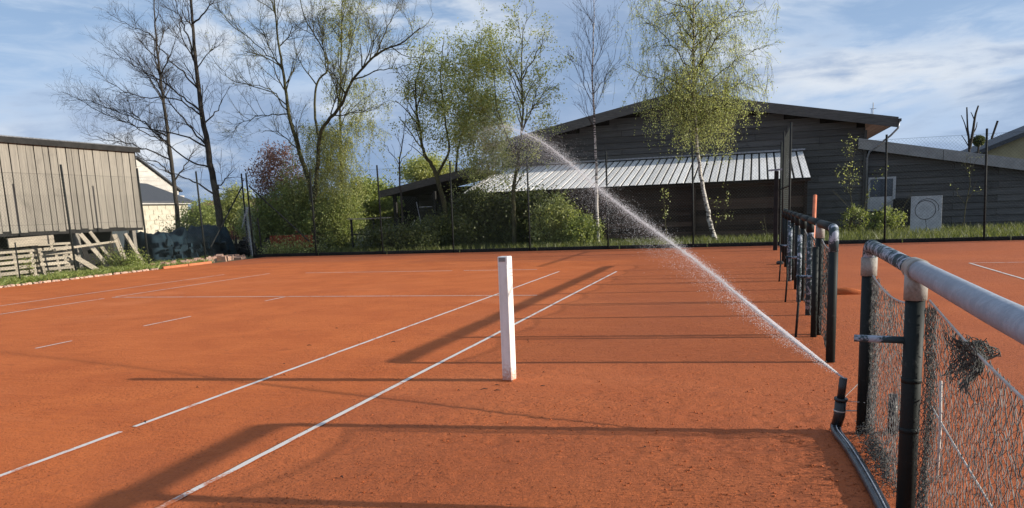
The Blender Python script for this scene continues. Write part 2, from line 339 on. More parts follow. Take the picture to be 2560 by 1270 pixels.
# ---------------------------------------------------------------- ground, court
def sheet(name, x0, x1, y0, y1, z, mat_, kind='structure'):
    o = fast(name, np.array([(x0, y0, z), (x1, y0, z), (x1, y1, z), (x0, y1, z)], float), np.array([[0, 1, 2, 3]]), mat_); return tag(o, kind=kind)
sheet('ground', -1200, 1200, -1200, 1200, -0.03, GROUND)
def vnoise(shape, cell, seed):
    r = np.random.default_rng(seed); ny, nx = shape; gy, gx = int(ny/cell)+3, int(nx/cell)+3; g = r.random((gy, gx))
    yy = np.arange(ny)/cell; xx = np.arange(nx)/cell; yi = yy.astype(int); xi = xx.astype(int); fy = yy-yi; fx = xx-xi
    fy = fy*fy*(3-2*fy); fx = fx*fx*(3-2*fx)
    a = g[np.ix_(yi, xi)]; b = g[np.ix_(yi, xi+1)]; c = g[np.ix_(yi+1, xi)]; d = g[np.ix_(yi+1, xi+1)]
    return (a*(1-fx)+b*fx)*(1-fy)[:, None] + (c*(1-fx)+d*fx)*fy[:, None]
def court():
    # one clay sheet: fine relief near the camera, coarse further off
    def axis(a, b, c, d, fine, coarse):
        return np.unique(np.round(np.concatenate([np.arange(a, b, coarse), np.arange(b, c, fine), np.arange(c, d+1e-6, coarse), [d]]), 4))
    xs = axis(-9.8, 2.5, 10.2, 27.0, 0.025, 0.35); ys = axis(-9.0, -4.6, 3.4, 20.0, 0.022, 0.35)
    X, Y = np.meshgrid(xs, ys); sh = X.shape
    n = vnoise(sh, 2.2, 1)*0.35 + vnoise(sh, 5, 2)*0.4 + vnoise(sh, 14, 3)*0.5 + vnoise(sh, 1.0, 4)*0.2
    rough = np.clip((X-4.5)/4.5, 0, 1)*np.clip((1.2-Y)/2.5, 0.12, 1)
    rough = 0.0035 + 0.016*rough*(0.35+0.9*vnoise(sh, 40, 5))
    inner = ((X > 2.5) & (X < 10.2) & (Y > -4.6) & (Y < 3.4))
    Z = np.where(inner, -rough*np.abs(n-0.72)*2.0, -0.001)
    v = np.stack([X, Y, Z], 2).reshape(-1, 3); i = np.arange(sh[0]*sh[1]).reshape(sh)
    f = np.stack([i[:-1, :-1], i[:-1, 1:], i[1:, 1:], i[1:, :-1]], 2).reshape(-1, 4)
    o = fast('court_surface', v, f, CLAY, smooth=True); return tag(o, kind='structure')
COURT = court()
rg = random.Random(5)
def court_line(x0, y0, x1, y1, w=0.045):
    L = math.hypot(x1-x0, y1-y0); n = max(2, int(L/0.12)); d = np.array([(x1-x0)/L, (y1-y0)/L]); u = np.array([-d[1], d[0]]); V = []
    wv = 0
    for k in range(n+1):
        p = np.array([x0, y0]) + d*L*k/n; wv = 0.8*wv + rg.uniform(-.0015, .0015)
        for s in (-1, 1):
            q = p + u*(s*(w/2+rg.uniform(-.003, .002))+wv); V.append((q[0], q[1], 0.004))
    F = np.array([[2*k, 2*k+1, 2*k+3, 2*k+2] for k in range(n)])
    v = np.array(V)
    if np.cross(v[2][:2]-v[0][:2], v[1][:2]-v[0][:2]) > 0: pass
    F = F[:, ::-1]
    fast('court_line', v, F, LINE, COURT)
D, S, BL, SV = 5.485, 4.115, 11.885, 6.40
for a, b in [(-7.0, 11.0)]: court_line(D, a, D, b)
for a, b in [(-7, -2.0), (-1.87, 11.2)]: court_line(S, a, S, b)
for a, b in [(-3, 6.2), (6.5, BL)]: court_line(-S, a, -S, b)
court_line(-D, 0, -D, BL-0.1)
for a, b in [(0.95, 1.5), (2.75, 3.75), (5.7, SV)]: court_line(0, a, 0, b, 0.04)
court_line(-S, SV, 4.9, SV, 0.045)
for a, b in [(-3.0, 1.2), (1.5, 3.4)]: court_line(a, BL, b, BL, 0.05)
RX = 12.67
court_line(RX, 4.0, RX, BL); court_line(RX, BL, 26, BL); court_line(RX+1.37, 2, RX+1.37, BL)
# clods and grit
def grit():
    r = np.random.default_rng(3); N = 6500
    P = np.zeros((N, 3)); k = 0
    while k < N:
        x, y = r.uniform(2.5, 10.2), r.uniform(-4.6, 4)
        w = np.clip((x-4.8)/4.2, 0.05, 1)**1.4*np.clip((0.6-y)/2.2, 0.06, 1)
        if r.random() < w: P[k] = (x, y, 0); k += 1
    s = 0.0022 + 0.0085*r.random(N)**5
    base = np.array([(1, 0, 0), (0, 1, 0), (-1, 0, 0), (0, -1, 0), (0, 0, .8), (0, 0, -.5)], float)
    a = r.uniform(0, 6.28, N); c, q = np.cos(a), np.sin(a); R = np.zeros((N, 3, 3)); R[:, 0, 0] = c; R[:, 0, 1] = -q; R[:, 1, 0] = q; R[:, 1, 1] = c; R[:, 2, 2] = 1
    V = np.einsum('nij,vj->nvi', R, base)*s[:, None, None]*r.uniform(.6, 1.4, (N, 6, 1)) + P[:, None, :]
    F = np.array([(0, 1, 4), (1, 2, 4), (2, 3, 4), (3, 0, 4), (1, 0, 5), (2, 1, 5), (3, 2, 5), (0, 3, 5)])
    F = (F[None] + 6*np.arange(N)[:, None, None]).reshape(-1, 3)
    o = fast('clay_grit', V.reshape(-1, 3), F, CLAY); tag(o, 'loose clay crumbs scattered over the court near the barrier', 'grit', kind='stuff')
grit()

def debris():
    r = random.Random(77); mb = MB()
    spots = [(6.36, -.22), (6.3, -.38), (6.42, -.40), (6.62, .32), (6.1, -.45), (6.75, -.2)] + [(r.uniform(3, 9), r.uniform(-4, 3)) for q in range(14)]
    for x, y in spots:
        a = r.uniform(-.7, .7); l = r.uniform(.008, .03); d = np.array([math.cos(a), math.sin(a), 0]); p = np.array([x, y, .003])
        mb.tube([p-d*l, p+np.array([0, r.uniform(-.01, .01), .006]), p+d*l], [.002, .004, .002], 4)
    tag(mb.build('twig_litter', BLACK), 'tiny dark bits of twig and leaf lying on the clay', 'litter', kind='stuff')
debris()

# ---------------------------------------------------------------- edging and grass at the left
ed = thing('court_edging', (-9.86, 10, 0), 'row of pale edging stones along the grass beside the clay', 'edging')
bmx = bmesh.new(); bmesh.ops.create_icosphere(bmx, subdivisions=1, radius=0.5)
rr = random.Random(2)
STONES = []
for q in range(4):
    b2 = bmx.copy()
    for v in b2.verts: v.co = v.co*(0.8+0.4*rr.random()); v.co.z = max(-.3, min(.36, v.co.z))
    me = bpy.data.meshes.new('edging_stone'); b2.to_mesh(me); b2.free(); me.materials.append(EDGE); STONES.append(me)
y = 5.6
while y < 14.3:
    l = rr.uniform(.10, .19); piece('stone', STONES[rr.randrange(4)], ed, (-9.86+rr.uniform(-.03, .03), y, 0.015), (rr.uniform(.10, .16), l*1.1, rr.uniform(.08, .13)), (0, 0, rr.uniform(-.5, .5))); y += l
y = 14.4
for k in range(2): MB().box((-9.84, y+0.6, 0.03), (0.07, 1.17, 0.09), bev=0.008).build('edging_board', EDGEB, ed); y += 1.2

def blades(name, xy, h, w, mat_, label, cat, seed=0, lean=0.35, z=-0.03):
    r = np.random.default_rng(seed); N = len(xy); a = r.uniform(0, 6.28, N); hh = h*r.uniform(.45, 1.25, N); ww = w*r.uniform(.6, 1.3, N)
    base = np.column_stack([xy, np.full(N, z)]); d = np.column_stack([np.cos(a), np.sin(a), np.zeros(N)])
    ln = r.normal(0, lean, (N, 2)); tip = base + np.column_stack([ln*hh[:, None], hh]); mid = base*0.5+tip*0.5; mid[:, 2] += hh*.08
    V = np.stack([base-d*ww[:, None], base+d*ww[:, None], mid+d*ww[:, None]*.8, tip, mid-d*ww[:, None]*.8], 1).reshape(-1, 3)
    F = np.arange(5*N).reshape(N, 5)
    o = fast(name, V, F, mat_); return tag(o, label, cat, kind='stuff')
r0 = np.random.default_rng(11)
def band(n, x0, x1, y0, y1): return np.column_stack([r0.uniform(x0, x1, n), r0.uniform(y0, y1, n)])
def clumpy(xy, s=1.0, thr=0.45):
    f = np.sin(xy[:, 0]*1.7*s+np.sin(xy[:, 1]*2.1*s)*1.5)*0.5+np.sin(xy[:, 1]*2.7*s+xy[:, 0]*.9)*0.5
    return xy[(f*0.5+0.5) + r0.uniform(-.3, .3, len(xy)) > thr]
blades('grass', np.concatenate([band(13000, 1.5, 24, 20.25, 24.4), band(5000, 10.4, 24, 24.4, 29.6), clumpy(band(9000, -10, 3, 20.25, 23.5))]), 0.26, 0.011, GRASSM, 'rough grass growing along the foot of the back fence', 'grass', 1)
blades('ground_cover', np.concatenate([clumpy(band(11000, -11.6, -9.95, 5, 17), 1.3, .3), clumpy(band(6000, -13.2, -11.4, 5, 20), 1.3, .5)]), 0.17, 0.022, LEAF_G, 'low weeds and ivy between the pallets and the edging stones', 'weeds', 2, 0.9)

# ---------------------------------------------------------------- fences
def wires(p0, p1, z0, z1, s=0.07, r=0.0019):
    """diamond chain link between two ground points"""
    p0, p1 = np.array(p0, float), np.array(p1, float); L = np.linalg.norm(p1-p0); d = (p1-p0)/L; h = z1-z0; mb_v = []; A = []; B = []
    for sg in (1, -1):
        for u in np.arange(-h, L, s*1.414):
            a, b = (u, u+h); za, zb = (z0, z1) if sg > 0 else (z1, z0)
            if a < 0: za += sg*(0-a); a = 0
            if b > L: zb -= sg*(b-L); b = L
            A.append([*(p0+d*a), za]); B.append([*(p0+d*b), zb])
    return prisms(np.array(A), np.array(B), r)
def prisms(A, B, r):
    D_ = B-A; D_ /= np.linalg.norm(D_, axis=1)[:, None]+1e-9; ref = np.where(np.abs(D_[:, 2:]) < .9, [[0, 0, 1.]], [[1., 0, 0]])
    U = np.cross(D_, ref); U /= np.linalg.norm(U, axis=1)[:, None]; Wv = np.cross(D_, U); N = len(A); V = []
    r = np.broadcast_to(np.asarray(r, float), (N,))[:, None]
    for P in (A, B):
        for k in range(3):
            a = 2*math.pi*k/3; V.append(P + r*(math.cos(a)*U+math.sin(a)*Wv))
    V = np.stack(V, 1).reshape(-1, 3); F = np.array([(0, 1, 4, 3), (1, 2, 5, 4), (2, 0, 3, 5)]); F = (F[None]+6*np.arange(N)[:, None, None]).reshape(-1, 4)
    return V, F
def fence_post(parent, x, y, h, r=0.032, tilt=(0, 0)):
    MB().tube([(x, y, -.05), (x+tilt[0]*.5, y+tilt[1]*.5, h*.5), (x+tilt[0], y+tilt[1], h)], r, 8).build('post', FPOST, parent, True)
bf = thing('chain_link_fence', (0, 20.1, 0), 'tall dark chain link fence along the back of both courts', 'fence')
for x, t_ in [(-10.42, .02), (-7.62, 0), (-4.8, .02), (-1.98, -.03), (.9, 0), (3.67, .02), (6.5, .03), (9.3, 0), (12.25, .06), (14.95, .1), (17.8, 0), (20.6, 0)]: fence_post(bf, x, 20.1, 3.25, tilt=(-t_, 0))
MB().tube([(14.99, 20.13, 2.95), (15.12, 20.13, 3.45)], .03, 8).build('post_extension', FPOST, bf)
v, f = wires((-10.4, 20.07), (22, 20.07), 0.05, 3.1); tag(fast('wire_mesh', v, f, WIRE, bf), kind='stuff')
for z in (0.08, 1.6, 3.1):
    MB().tube([(-10.4, 20.06, z), (22, 20.06, z)], .003, 4).build('tension_wire', FPOST, bf)
for k in range(11): MB().box((-9.0+k*2.9, 20.12, 0.03), (2.86, .05, .17), bev=.01).build('base_board', BLACK, bf)
MB().tube([(-10.35, 20.1, 2.75), (-7.9, 20.12, .55)], .028, 8).build('brace', FPOST, bf)
lf = thing('chain_link_fence', (-11.3, 14, 0), 'dark chain link fence running past the plank barn on the left', 'fence')
for y_, t_ in [(9.6, .0), (12.42, .06), (15.45, .05), (18.35, .04), (21.0, 0)]: fence_post(lf, -11.3, y_, 3.3, tilt=(-t_, 0))
fence_post(lf, -10.6, 9.9, 1.1, .018)
v, f = wires((-11.28, 6.5), (-11.28, 21.0), 0.05, 3.0); tag(fast('wire_mesh', v, f, WIRE, lf), kind='stuff')
MB().tube([(-11.28, 20.9, 2.75), (-11.3, 18.7, .5)], .028, 8).build('brace', FPOST, lf)
for z in (0.1, 1.55, 3.0): MB().tube([(-11.27, 6.5, z), (-11.27, 21, z)], .003, 4).build('tension_wire', FPOST, lf)
# divider fence between the courts, seen end on
df = thing('divider_fence', (9.18, 17, 0), 'tall dividing fence of dark pipes at the far end of the barrier', 'fence')
for y_, h, dx in [(13.45, 3.2, 0.02), (16.6, 3.25, -.03), (19.7, 3.2, 0)]: MB().tube([(9.18+dx, y_, -.05), (9.18+dx, y_, h)], .027, 10).build('post', FPOST, df, True)
v, f = wires((9.18, 13.5), (9.18, 19.7), 0.05, 3.1); tag(fast('wire_mesh', v, f, WIRE, df), kind='stuff')
MB().tube([(9.18, 13.5, 1.75), (9.18, 19.7, 1.75)], .02, 6).build('rail', FPOST, df)
MB().box((9.0, 17.6, 1.12), (.12, .16, 2.26), bev=.01).build('timber_post', BLACK, df)
MB().bar((8.78, 17.5, 2.27), (9.25, 17.5, 2.29), .05, .05).build('bracket', GALV, df)

# ---------------------------------------------------------------- barriers between the courts
BX = 9.08
def net_panel(name, parent, y0, y1, top, seed, s=0.027, r=0.0013, mat_=NETM, x=BX+.02, z0=0.02, bulge=.03, cord=True):
    rn = np.random.default_rng(seed); nu = int((y1-y0)/s); nv = max(4, int((1.0-z0)/s*1.05))
    U, V_ = np.meshgrid(np.linspace(0, 1, nu+1), np.linspace(0, 1, nv+1), indexing='ij')
    V2 = V_.copy(); U2 = U + np.where((np.arange(nv+1) % 2)[None, :] == 1, .5/nu, 0); U2 = np.clip(U2, 0, 1)
    Y = y0+(y1-y0)*U2; Z = z0 + (top(U2)-z0)*V2
    X = x + bulge*np.sin(U2*math.pi)*np.sin(V_*math.pi) + .012*np.sin(U2*9+V_*7+seed)
    jit = s*.22; P = np.stack([X+rn.normal(0, .003, X.shape), Y+rn.normal(0, jit, X.shape), Z+rn.normal(0, jit, X.shape)*(V_ < .98)], 2)
    A = []; B = []
    for j in range(nv):
        for dlt in ((0, 0), (0, -1) if j % 2 == 0 else (0, 1)):
            i0 = np.arange(nu+1); i1 = i0+dlt[1]; ok = (i1 >= 0) & (i1 <= nu); A.append(P[i0[ok], j]); B.append(P[i1[ok], j+1])
    A, B = np.concatenate(A), np.concatenate(B); keep = rn.random(len(A)) > .02
    v, f = prisms(A[keep], B[keep], r); o = fast(name, v, f, mat_, parent); tag(o, kind='stuff')
    if cord: k = np.linspace(0, 1, 16); MB().tube(np.stack([np.full(16, x-.002), y0+(y1-y0)*k, top(k)], 1), .005, 5).build('head_cord', ROPE, o)
def barrier_post(parent, y_, top, r, m=POST_D, x=BX):
    MB().tube([(x, y_, -.03), (x, y_, top*.5), (x, y_, top)], r, 16).build('post', m, parent, True)
nb = thing('court_barrier', (BX, -3.5, 0), 'near court barrier with blotchy grey pipe rail and torn sagging net', 'barrier')
RH = 1.16
def rz(y_): return RH-.022*(-1.16-y_)/1.44
ys = [-1.16, -2.6, -4.85, -6.4]
for i, y_ in enumerate(ys): barrier_post(nb, y_, rz(y_)-.1, .040)
# elbow at the far end, tee at the second post
k = np.linspace(0, math.pi/2, 7)
el = [(BX, ys[0], RH-.18), (BX, ys[0], RH-.07)] + [(BX, ys[0]-.07*(1-math.cos(a)), RH-.07+.07*math.sin(a)) for a in k[1:]] + [(BX, ys[0]-.14, RH)]
MB().tube(el[:2]+[(BX, ys[0], RH-.16)][:0], .046, 16).build('collar', FITTING, nb, True)
MB().tube(el[1:], .040, 16).build('elbow', RAIL_P, nb, True)
MB().tube([(BX, ys[0]-.14, RH), (BX, -1.9, rz(-1.9)+.003), (BX, ys[1]+.08, rz(ys[1]))], .037, 16).build('rail', RAIL_P, nb, True)
for y_ in ys[1:]:
    tee = MB().tube([(BX, y_+.085, rz(y_)), (BX, y_-.065, rz(y_))], .048, 18).build('tee_fitting', FITTING, nb, True)
    MB().tube([(BX, y_, rz(y_)-.13), (BX, y_, rz(y_))], .047, 16).build('tee_socket', FITTING, tee, True)
for a, b in ((ys[1], ys[2]), (ys[2], ys[3])):
    MB().tube([(BX, a-.05, rz(a)), (BX, (a+b)/2, rz((a+b)/2)-.004), (BX, b+.05, rz(b))], .043, 16).build('rail', RAIL_G, nb, True)
MB().tube([(BX+.0, ys[1], .83), (BX-.235, ys[1]+.02, .835)], .016, 10).build('bracket_bar', RAIL_P, nb, True)
net_panel('net', nb, -2.58, -1.18, lambda u: .985-.05*np.sin(np.pi*u), 1)
net_panel('net', nb, -4.8, -2.64, lambda u: .86+.15*u-.035*np.sin(np.pi*u), 2, x=BX+.05)
net_panel('net', nb, -6.38, -4.9, lambda u: .96-.05*np.sin(np.pi*u), 3)
def tangle(name, parent, c, rad, n, seed, mat_, r=.0022, L=.12, down=.4):
    rn = np.random.default_rng(seed); A = []; B = []
    for q in range(n):
        p = np.array(c)+rn.normal(0, 1, 3)*np.array(rad); d = rn.normal(0, 1, 3); d[2] -= down*2; d /= np.linalg.norm(d)
        for s_ in range(4):
            e = p+d*L/4; A.append(p); B.append(e); p = e; d = d+rn.normal(0, .7, 3); d /= np.linalg.norm(d)
    v, f = prisms(np.array(A), np.array(B), r); o = fast(name, v, f, mat_, parent); return tag(o, kind='stuff')
for q in range(5):
    net_panel('bunched_net', nb, -3.46+.02*q, -3.14-.015*q, (lambda u: .975-.02*np.sin(np.pi*u)-.02*u), 40+q, s=.017, r=.0015, mat_=NETD, x=BX+.02+.012*q, z0=.79+.02*q, bulge=.03+.01*q, cord=False)
for q in range(3): net_panel('bunched_net', nb, -2.76, -2.65, (lambda u: 1.0-.03*u), 50+q, s=.018, r=.0013, mat_=NETD, x=BX+.03+.01*q, z0=.03, bulge=.02, cord=False)
for q in range(3): net_panel('bunched_net', nb, -1.30, -1.20, (lambda u: .98-.03*u), 60+q, s=.02, r=.0013, mat_=NETM, x=BX+.02+.008*q, z0=.03, bulge=.02, cord=False)
tangle('bunched_net', nb, (BX+.0, -1.75, .05), (.03, .30, .03), 400, 8, NETD, .0018, .08, .1)
MB().tube([(BX+.06, -2.86, .71), (BX+.065, -2.87, .5), (BX+.06, -2.88, .3)], .006, 6).build('white_cord', ROPE, nb, True)
MB().tube([(BX+.06, -2.62, .58), (BX+.07, -3.0, .52), (BX+.07, -3.6, .46), (BX+.07, -4.3, .38)], .004, 6).build('slack_cord', ROPE, nb, True)
MB().tube([(BX-.01, -1.05, .30), (BX-.13, -1.13, .19), (BX-.0, -1.2, .2)], .003, 5).build('cable_tie', ROPE, nb)
for z in (.645, .42): MB().tube([(BX, ys[1], z), (BX, ys[1], z+.022)], .0425, 16).build('clamp_band', POST_D, nb, True)
MB().tube([(9.25, -1.15, -.02), (9.25, -1.12, .24)], .028, 10).build('stake', BLACKP, nb, True)

RH = 1.185
fb = thing('court_barrier', (BX, 6.5, 0), 'far court barrier of dark pipes and netting reaching to the back fence', 'barrier')
fy = [1.08, 2.6, 4.1, 5.6, 7.1, 8.6, 10.1, 11.6, 13.1]
for i, y_ in enumerate(fy):
    barrier_post(fb, y_, RH-.08, .040, [POST_D, POST_D, RAIL_P, POST_D][i % 4])
    if i: MB().tube([(BX, y_, RH-.15), (BX, y_, RH)], .047, 12).build('tee_socket', POST_D if i != 1 else FITTING, fb, True)
MB().tube([(BX, fy[0], RH-.2), (BX, fy[0], RH-.07)] + [(BX, fy[0]+.07*(1-math.cos(a)), RH-.07+.07*math.sin(a)) for a in k[1:]] + [(BX, fy[0]+.12, RH)], .041, 16).build('elbow', RAIL_P, fb, True)
for a, b in zip(fy[:-1], fy[1:]): MB().tube([(BX, a+.02+.09*(a == fy[0]), RH), (BX, (a+b)/2, RH+.004), (BX, b-.02, RH)], .041, 14).build('rail', POST_D, fb, True)
for i, (a, b) in enumerate(zip(fy[:-1], fy[1:])):
    net_panel('net', fb, a+.02, b-.02, (lambda u: 1.02-.05*np.sin(np.pi*u)), 20+i, s=.04, r=.0024, mat_=NETD)
for i in (1, 3, 5):
    y_ = fy[i]-.3; MB().tube([(BX+.03, y_+.3, .62), (BX-.23, y_+.28, .63)], .017, 8).build('bracket_bar', RAIL_P, fb, True)
    MB().tube([(BX-.21, y_+.27, .64), (BX-.205, y_+.2, .35), (BX-.23, y_+.12, -.02)], .013, 8).build('riser_pipe', POST_D, fb, True)
    MB().tube([(BX-.05, y_+.14, -.02), (BX-.05, y_+.14, .95)], .033, 10).build('inner_post', RAIL_P if i > 1 else POST_D, fb, True)
op = MB().tube([(9.42, 9.0, -.03), (9.49, 9.6, 1.0), (9.52, 9.9, 1.5)], .035, 10).build('leaning_pole', ORANGE, None, True)
tag(op, 'faded orange pole leaning behind the far barrier', 'pole')
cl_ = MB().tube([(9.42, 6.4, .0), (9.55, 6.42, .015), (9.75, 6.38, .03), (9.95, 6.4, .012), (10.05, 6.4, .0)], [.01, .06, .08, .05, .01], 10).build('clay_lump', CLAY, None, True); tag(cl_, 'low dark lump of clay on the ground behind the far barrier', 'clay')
cl2 = MB().box((8.98, 12.4, .03), (.16, .24, .08), bev=.03).build('ground_cap', BLACKP); tag(cl2, 'small black cap lying beside the far barrier', 'cap')

# ---------------------------------------------------------------- net post, sprinkler, hose
npst = thing('net_post', (6.4, 0, 0), 'white square net post standing alone beside the court line', 'net post')
pm = MB().box((6.4, 0, .525), (.094, .094, 1.09), rz=-.12, bev=.006); pm.build('post', WHITE, npst)
ca, sa = math.cos(-.12), math.sin(-.12)
def npl(x, y, z): return (6.4+x*ca-y*sa, y*ca+x*sa, z)
MB().box(npl(-.004, -.048, 1.045), (.058, .006, .034), rz=-.12).build('rope_slot', GREYIN, npst)
for dx in (-.036, .036): MB().box(npl(dx, -.0495, .50), (.012, .005, 1.0), rz=-.12, bev=.001).build('channel_lip', WHITE, npst)
for z in (.965, .93, .905): MB().box(npl(.048, 0, z), (.004, .06, .007), rz=-.12).build('wear_mark', GREYIN, npst)
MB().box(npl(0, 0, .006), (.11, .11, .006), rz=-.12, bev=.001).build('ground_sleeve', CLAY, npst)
sp = thing('sprinkler', (8.92, -1.15, 0), 'black sprinkler head tied to the barrier post, shooting a water jet', 'sprinkler')
MB().tube([(8.92, -1.13, .01), (8.925, -1.14, .03), (8.93, -1.15, .04)], .03, 12).build('base_coupling', HOSEM, sp, True)
MB().tube([(8.925, -1.15, .03), (8.94, -1.16, .10), (8.945, -1.165, .20)], [.032, .035, .034], 14).build('body', BLACKP, sp, True)
MB().tube([(8.945, -1.165, .20), (8.946, -1.166, .215)], .041, 14).build('body_collar', BLACKP, sp, True)
MB().tube([(8.945, -1.167, .21), (8.955, -1.175, .345)], .024, 12).build('nozzle', BLACKP, sp, True)
MB().tube([(8.94, -1.16, .128), (8.941, -1.16, .136)], .037, 14).build('cable_tie', ROPE, sp, True)
MB().tube([(8.93, -1.16, .132), (BX, -1.16, .136)], .004, 6).build('tie_strap', ROPE, sp, True)
hs = thing('hose', (8.98, -2.2, 0), 'black twin hose lying along the barrier up to the sprinkler', 'hose')
hp = [(8.91, -1.12, .03), (8.905, -1.25, .02), (8.94, -1.55, .018), (8.965, -1.9, .018), (8.99, -2.45, .018), (9.0, -3.2, .018), (8.98, -4.4, .018)]
def smooth_path(P, n):
    P = np.array(P, float); t = np.linspace(0, len(P)-1, n); i = np.clip(t.astype(int), 0, len(P)-2); f = (t-i)[:, None]
    Pm = np.vstack([2*P[0]-P[1], P, 2*P[-1]-P[-2]]); a, b, c, d = Pm[i], Pm[i+1], Pm[i+2], Pm[i+3]
    return .5*((2*b)+(-a+c)*f+(2*a-5*b+4*c-d)*f**2+(-a+3*b-3*c+d)*f**3)
path = smooth_path(hp, 60)
MB().tube(path, .019, 10).build('hose_line', HOSEM, hs, True)
MB().tube(path+np.array([.033, 0, -.003]), .015, 10).build('hose_line', HOSEM, hs, True)
MB().tube(path+np.array([.018, -.004, .017]), .0035, 6).build('stripe', STRIPE, hs, True)

# ---------------------------------------------------------------- plank barn on the left
pb = thing('plank_barn', (-13.3, 12, 0), 'weathered grey barn of upright planks raised on posts', 'barn')
UB = unit_board('plank', WOOD_V, .03); X0 = -13.1
rr = random.Random(8); y = 6.0
while y < 17.3:
    w = rr.uniform(.19, .36); w = min(w, 17.42-y)
    if w < .08: break
    h0 = 1.37+rr.uniform(-.05, .02)
    piece('plank', UB, pb, (X0+rr.uniform(-.006, .012), y+w/2, (h0+4.05)/2), (.028, w-.02-rr.uniform(0, .018), 4.05-h0), (rr.uniform(-.006, .006), 0, 0)); y += w
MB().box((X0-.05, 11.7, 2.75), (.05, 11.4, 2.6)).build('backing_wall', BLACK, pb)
MB().box((-15.6, 17.36, 2.45), (5.0, .06, 2.1)).build('end_wall', WOOD_V, pb)
rf = MB().prism([(-13.0, 5.9, 4.06), (-13.0, 5.9, 4.19), (-18.5, 5.9, 3.3), (-18.5, 5.9, 3.17)], (0, 11.55, 0)).build('roof', FELT, pb)
MB().box((-12.98, 11.68, 4.10), (.035, 11.6, .17)).build('fascia', BLACK, rf)
MB().tube([(-12.98, 5.9, 4.215), (-12.98, 17.4, 4.20)], .025, 8).build('gutter', GALV, rf, True)
for y_ in (7.5, 11.2, 14.4, 16.9): MB().box((X0-.1, y_, .66), (.17, .17, 1.5), bev=.01).build('support_post', WOOD_V, pb)
MB().box((X0-.08, 11.7, 1.32), (.14, 11.3, .16)).build('sill_beam', BLACK, pb)
MB().box((-14.6, 11.7, .7), (.1, 11.3, 1.6)).build('dark_backing', BLACK, pb)  # black backing set forward so the space under the barn reads as shade

UH = unit_board('pallet_slat', WOOD_H, .03)
def pallet(loc, wy, h, n, lean, label, group, rz=0.0):
    t_ = thing('pallet', loc, label, 'pallet', group); t_.rotation_euler = (0, lean, rz)
    def pc(name, l, s): o = bpy.data.objects.new(name, UH); col.objects.link(o); o.parent = t_; o.location = l; o.scale = s; o.rotation_euler = (rr.uniform(-.02, .02), 0, 0)
    for k in range(n): pc('slat', (.06, rr.uniform(-.03, .03), .06+k*(h-.1)/(n-1)), (.024, wy*rr.uniform(.94, 1.04), rr.uniform(.07, .095)))
    for yy in (-wy*.45, 0, wy*.45): pc('stringer', (0, yy, h/2), (.085, .10, h*.96))
    return t_
pallet((-12.15, 11.15, -.02), 1.3, .86, 6, -.10, 'pale wooden pallet propped upright nearest the left edge', 'pallets below the barn')
pallet((-12.3, 12.75, -.02), 1.25, .88, 6, -.14, 'pale wooden pallet with missing corner beside the leaning planks', 'pallets below the barn')
pallet((-12.75, 13.0, -.02), 1.3, 1.0, 6, -.06, 'greyer pallet standing behind the other two under the barn', 'pallets below the barn')
def plank(label, p0, p1, w, th, up=(1, 0, 0)):
    o = MB().bar(p0, p1, w, th, up=up, bev=.006).build('loose_plank', WOOD_H); tag(o, label, 'plank', 'loose planks below the barn'); return o
plank('broad pale board lying flat-side out on top of the pallets', (-12.1, 10.95, 1.06), (-12.15, 12.55, 1.10), .27, .05)
plank('long thin plank resting across the leaning boards', (-11.95, 12.3, .78), (-12.0, 14.9, .92), .07, .04)
plank('wide plank leaning back nearest the long thin plank', (-12.0, 14.5, -.02), (-12.6, 14.0, 1.22), .17, .04)
plank('crooked plank leaning to the left, middle of the leaning boards', (-12.05, 14.85, -.02), (-12.55, 14.35, 1.28), .13, .04)
plank('short thick slab propped between the leaning boards and barn post', (-12.0, 15.2, -.02), (-12.3, 15.1, 1.15), .22, .06)
plank('grey log half leaning on the barn corner post', (-12.2, 16.2, -.02), (-12.6, 15.9, 1.15), .15, .08)
plank('broken board slanting down from the second pallet', (-11.95, 13.9, .02), (-12.05, 13.1, .55), .16, .03)
def rubble(name, c, d, n, seed, mat_, label, cat):
    r = np.random.default_rng(seed); mb = MB()
    for q in range(n): mb.box((c[0]+r.uniform(-1, 1)*d[0], c[1]+r.uniform(-1, 1)*d[1], max(.02, c[2]+r.uniform(-1, 1)*d[2])), tuple(r.uniform(.06, .3, 3)), r.uniform(0, 3), r.uniform(-.4, .4))
    return tag(mb.build(name, mat_), label, cat, kind='stuff')
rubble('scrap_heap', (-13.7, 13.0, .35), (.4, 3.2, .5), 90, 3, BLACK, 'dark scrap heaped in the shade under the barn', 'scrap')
# tarpaulin heap, drums of stuff beyond the barn
def tarp():
    r = np.random.default_rng(4); nx, ny = 14, 40; U, V_ = np.meshgrid(np.linspace(0, 1, nx), np.linspace(0, 1, ny), indexing='ij')
    prof = np.clip(np.sin(U*math.pi)*2.2, 0, 1); Z = prof*(1.22+.10*np.sin(V_*9)+.07*np.sin(V_*23+U*5))*np.clip(np.sin(V_*math.pi)*6, 0, 1)**.4
    Xc = -14.6+2.0*U+.05*np.sin(V_*31+U*4); Yc = 17.5+4.6*V_+.06*np.sin(U*20+V_*14); Z = (Z+r.normal(0, .03, Z.shape)*prof+.10*np.sin(V_*47+U*9)*prof)*(1-.25*np.abs(np.sin(V_*7.3)))
    i = np.arange(nx*ny).reshape(nx, ny); f = np.stack([i[:-1, :-1], i[1:, :-1], i[1:, 1:], i[:-1, 1:]], 2).reshape(-1, 4)
    o = fast('tarpaulin', np.stack([Xc, Yc, Z-.02], 2).reshape(-1, 3), f, TARP, None, True); tag(o, 'dark blue tarpaulin draped over a long heap behind the fence', 'tarpaulin')
tarp()
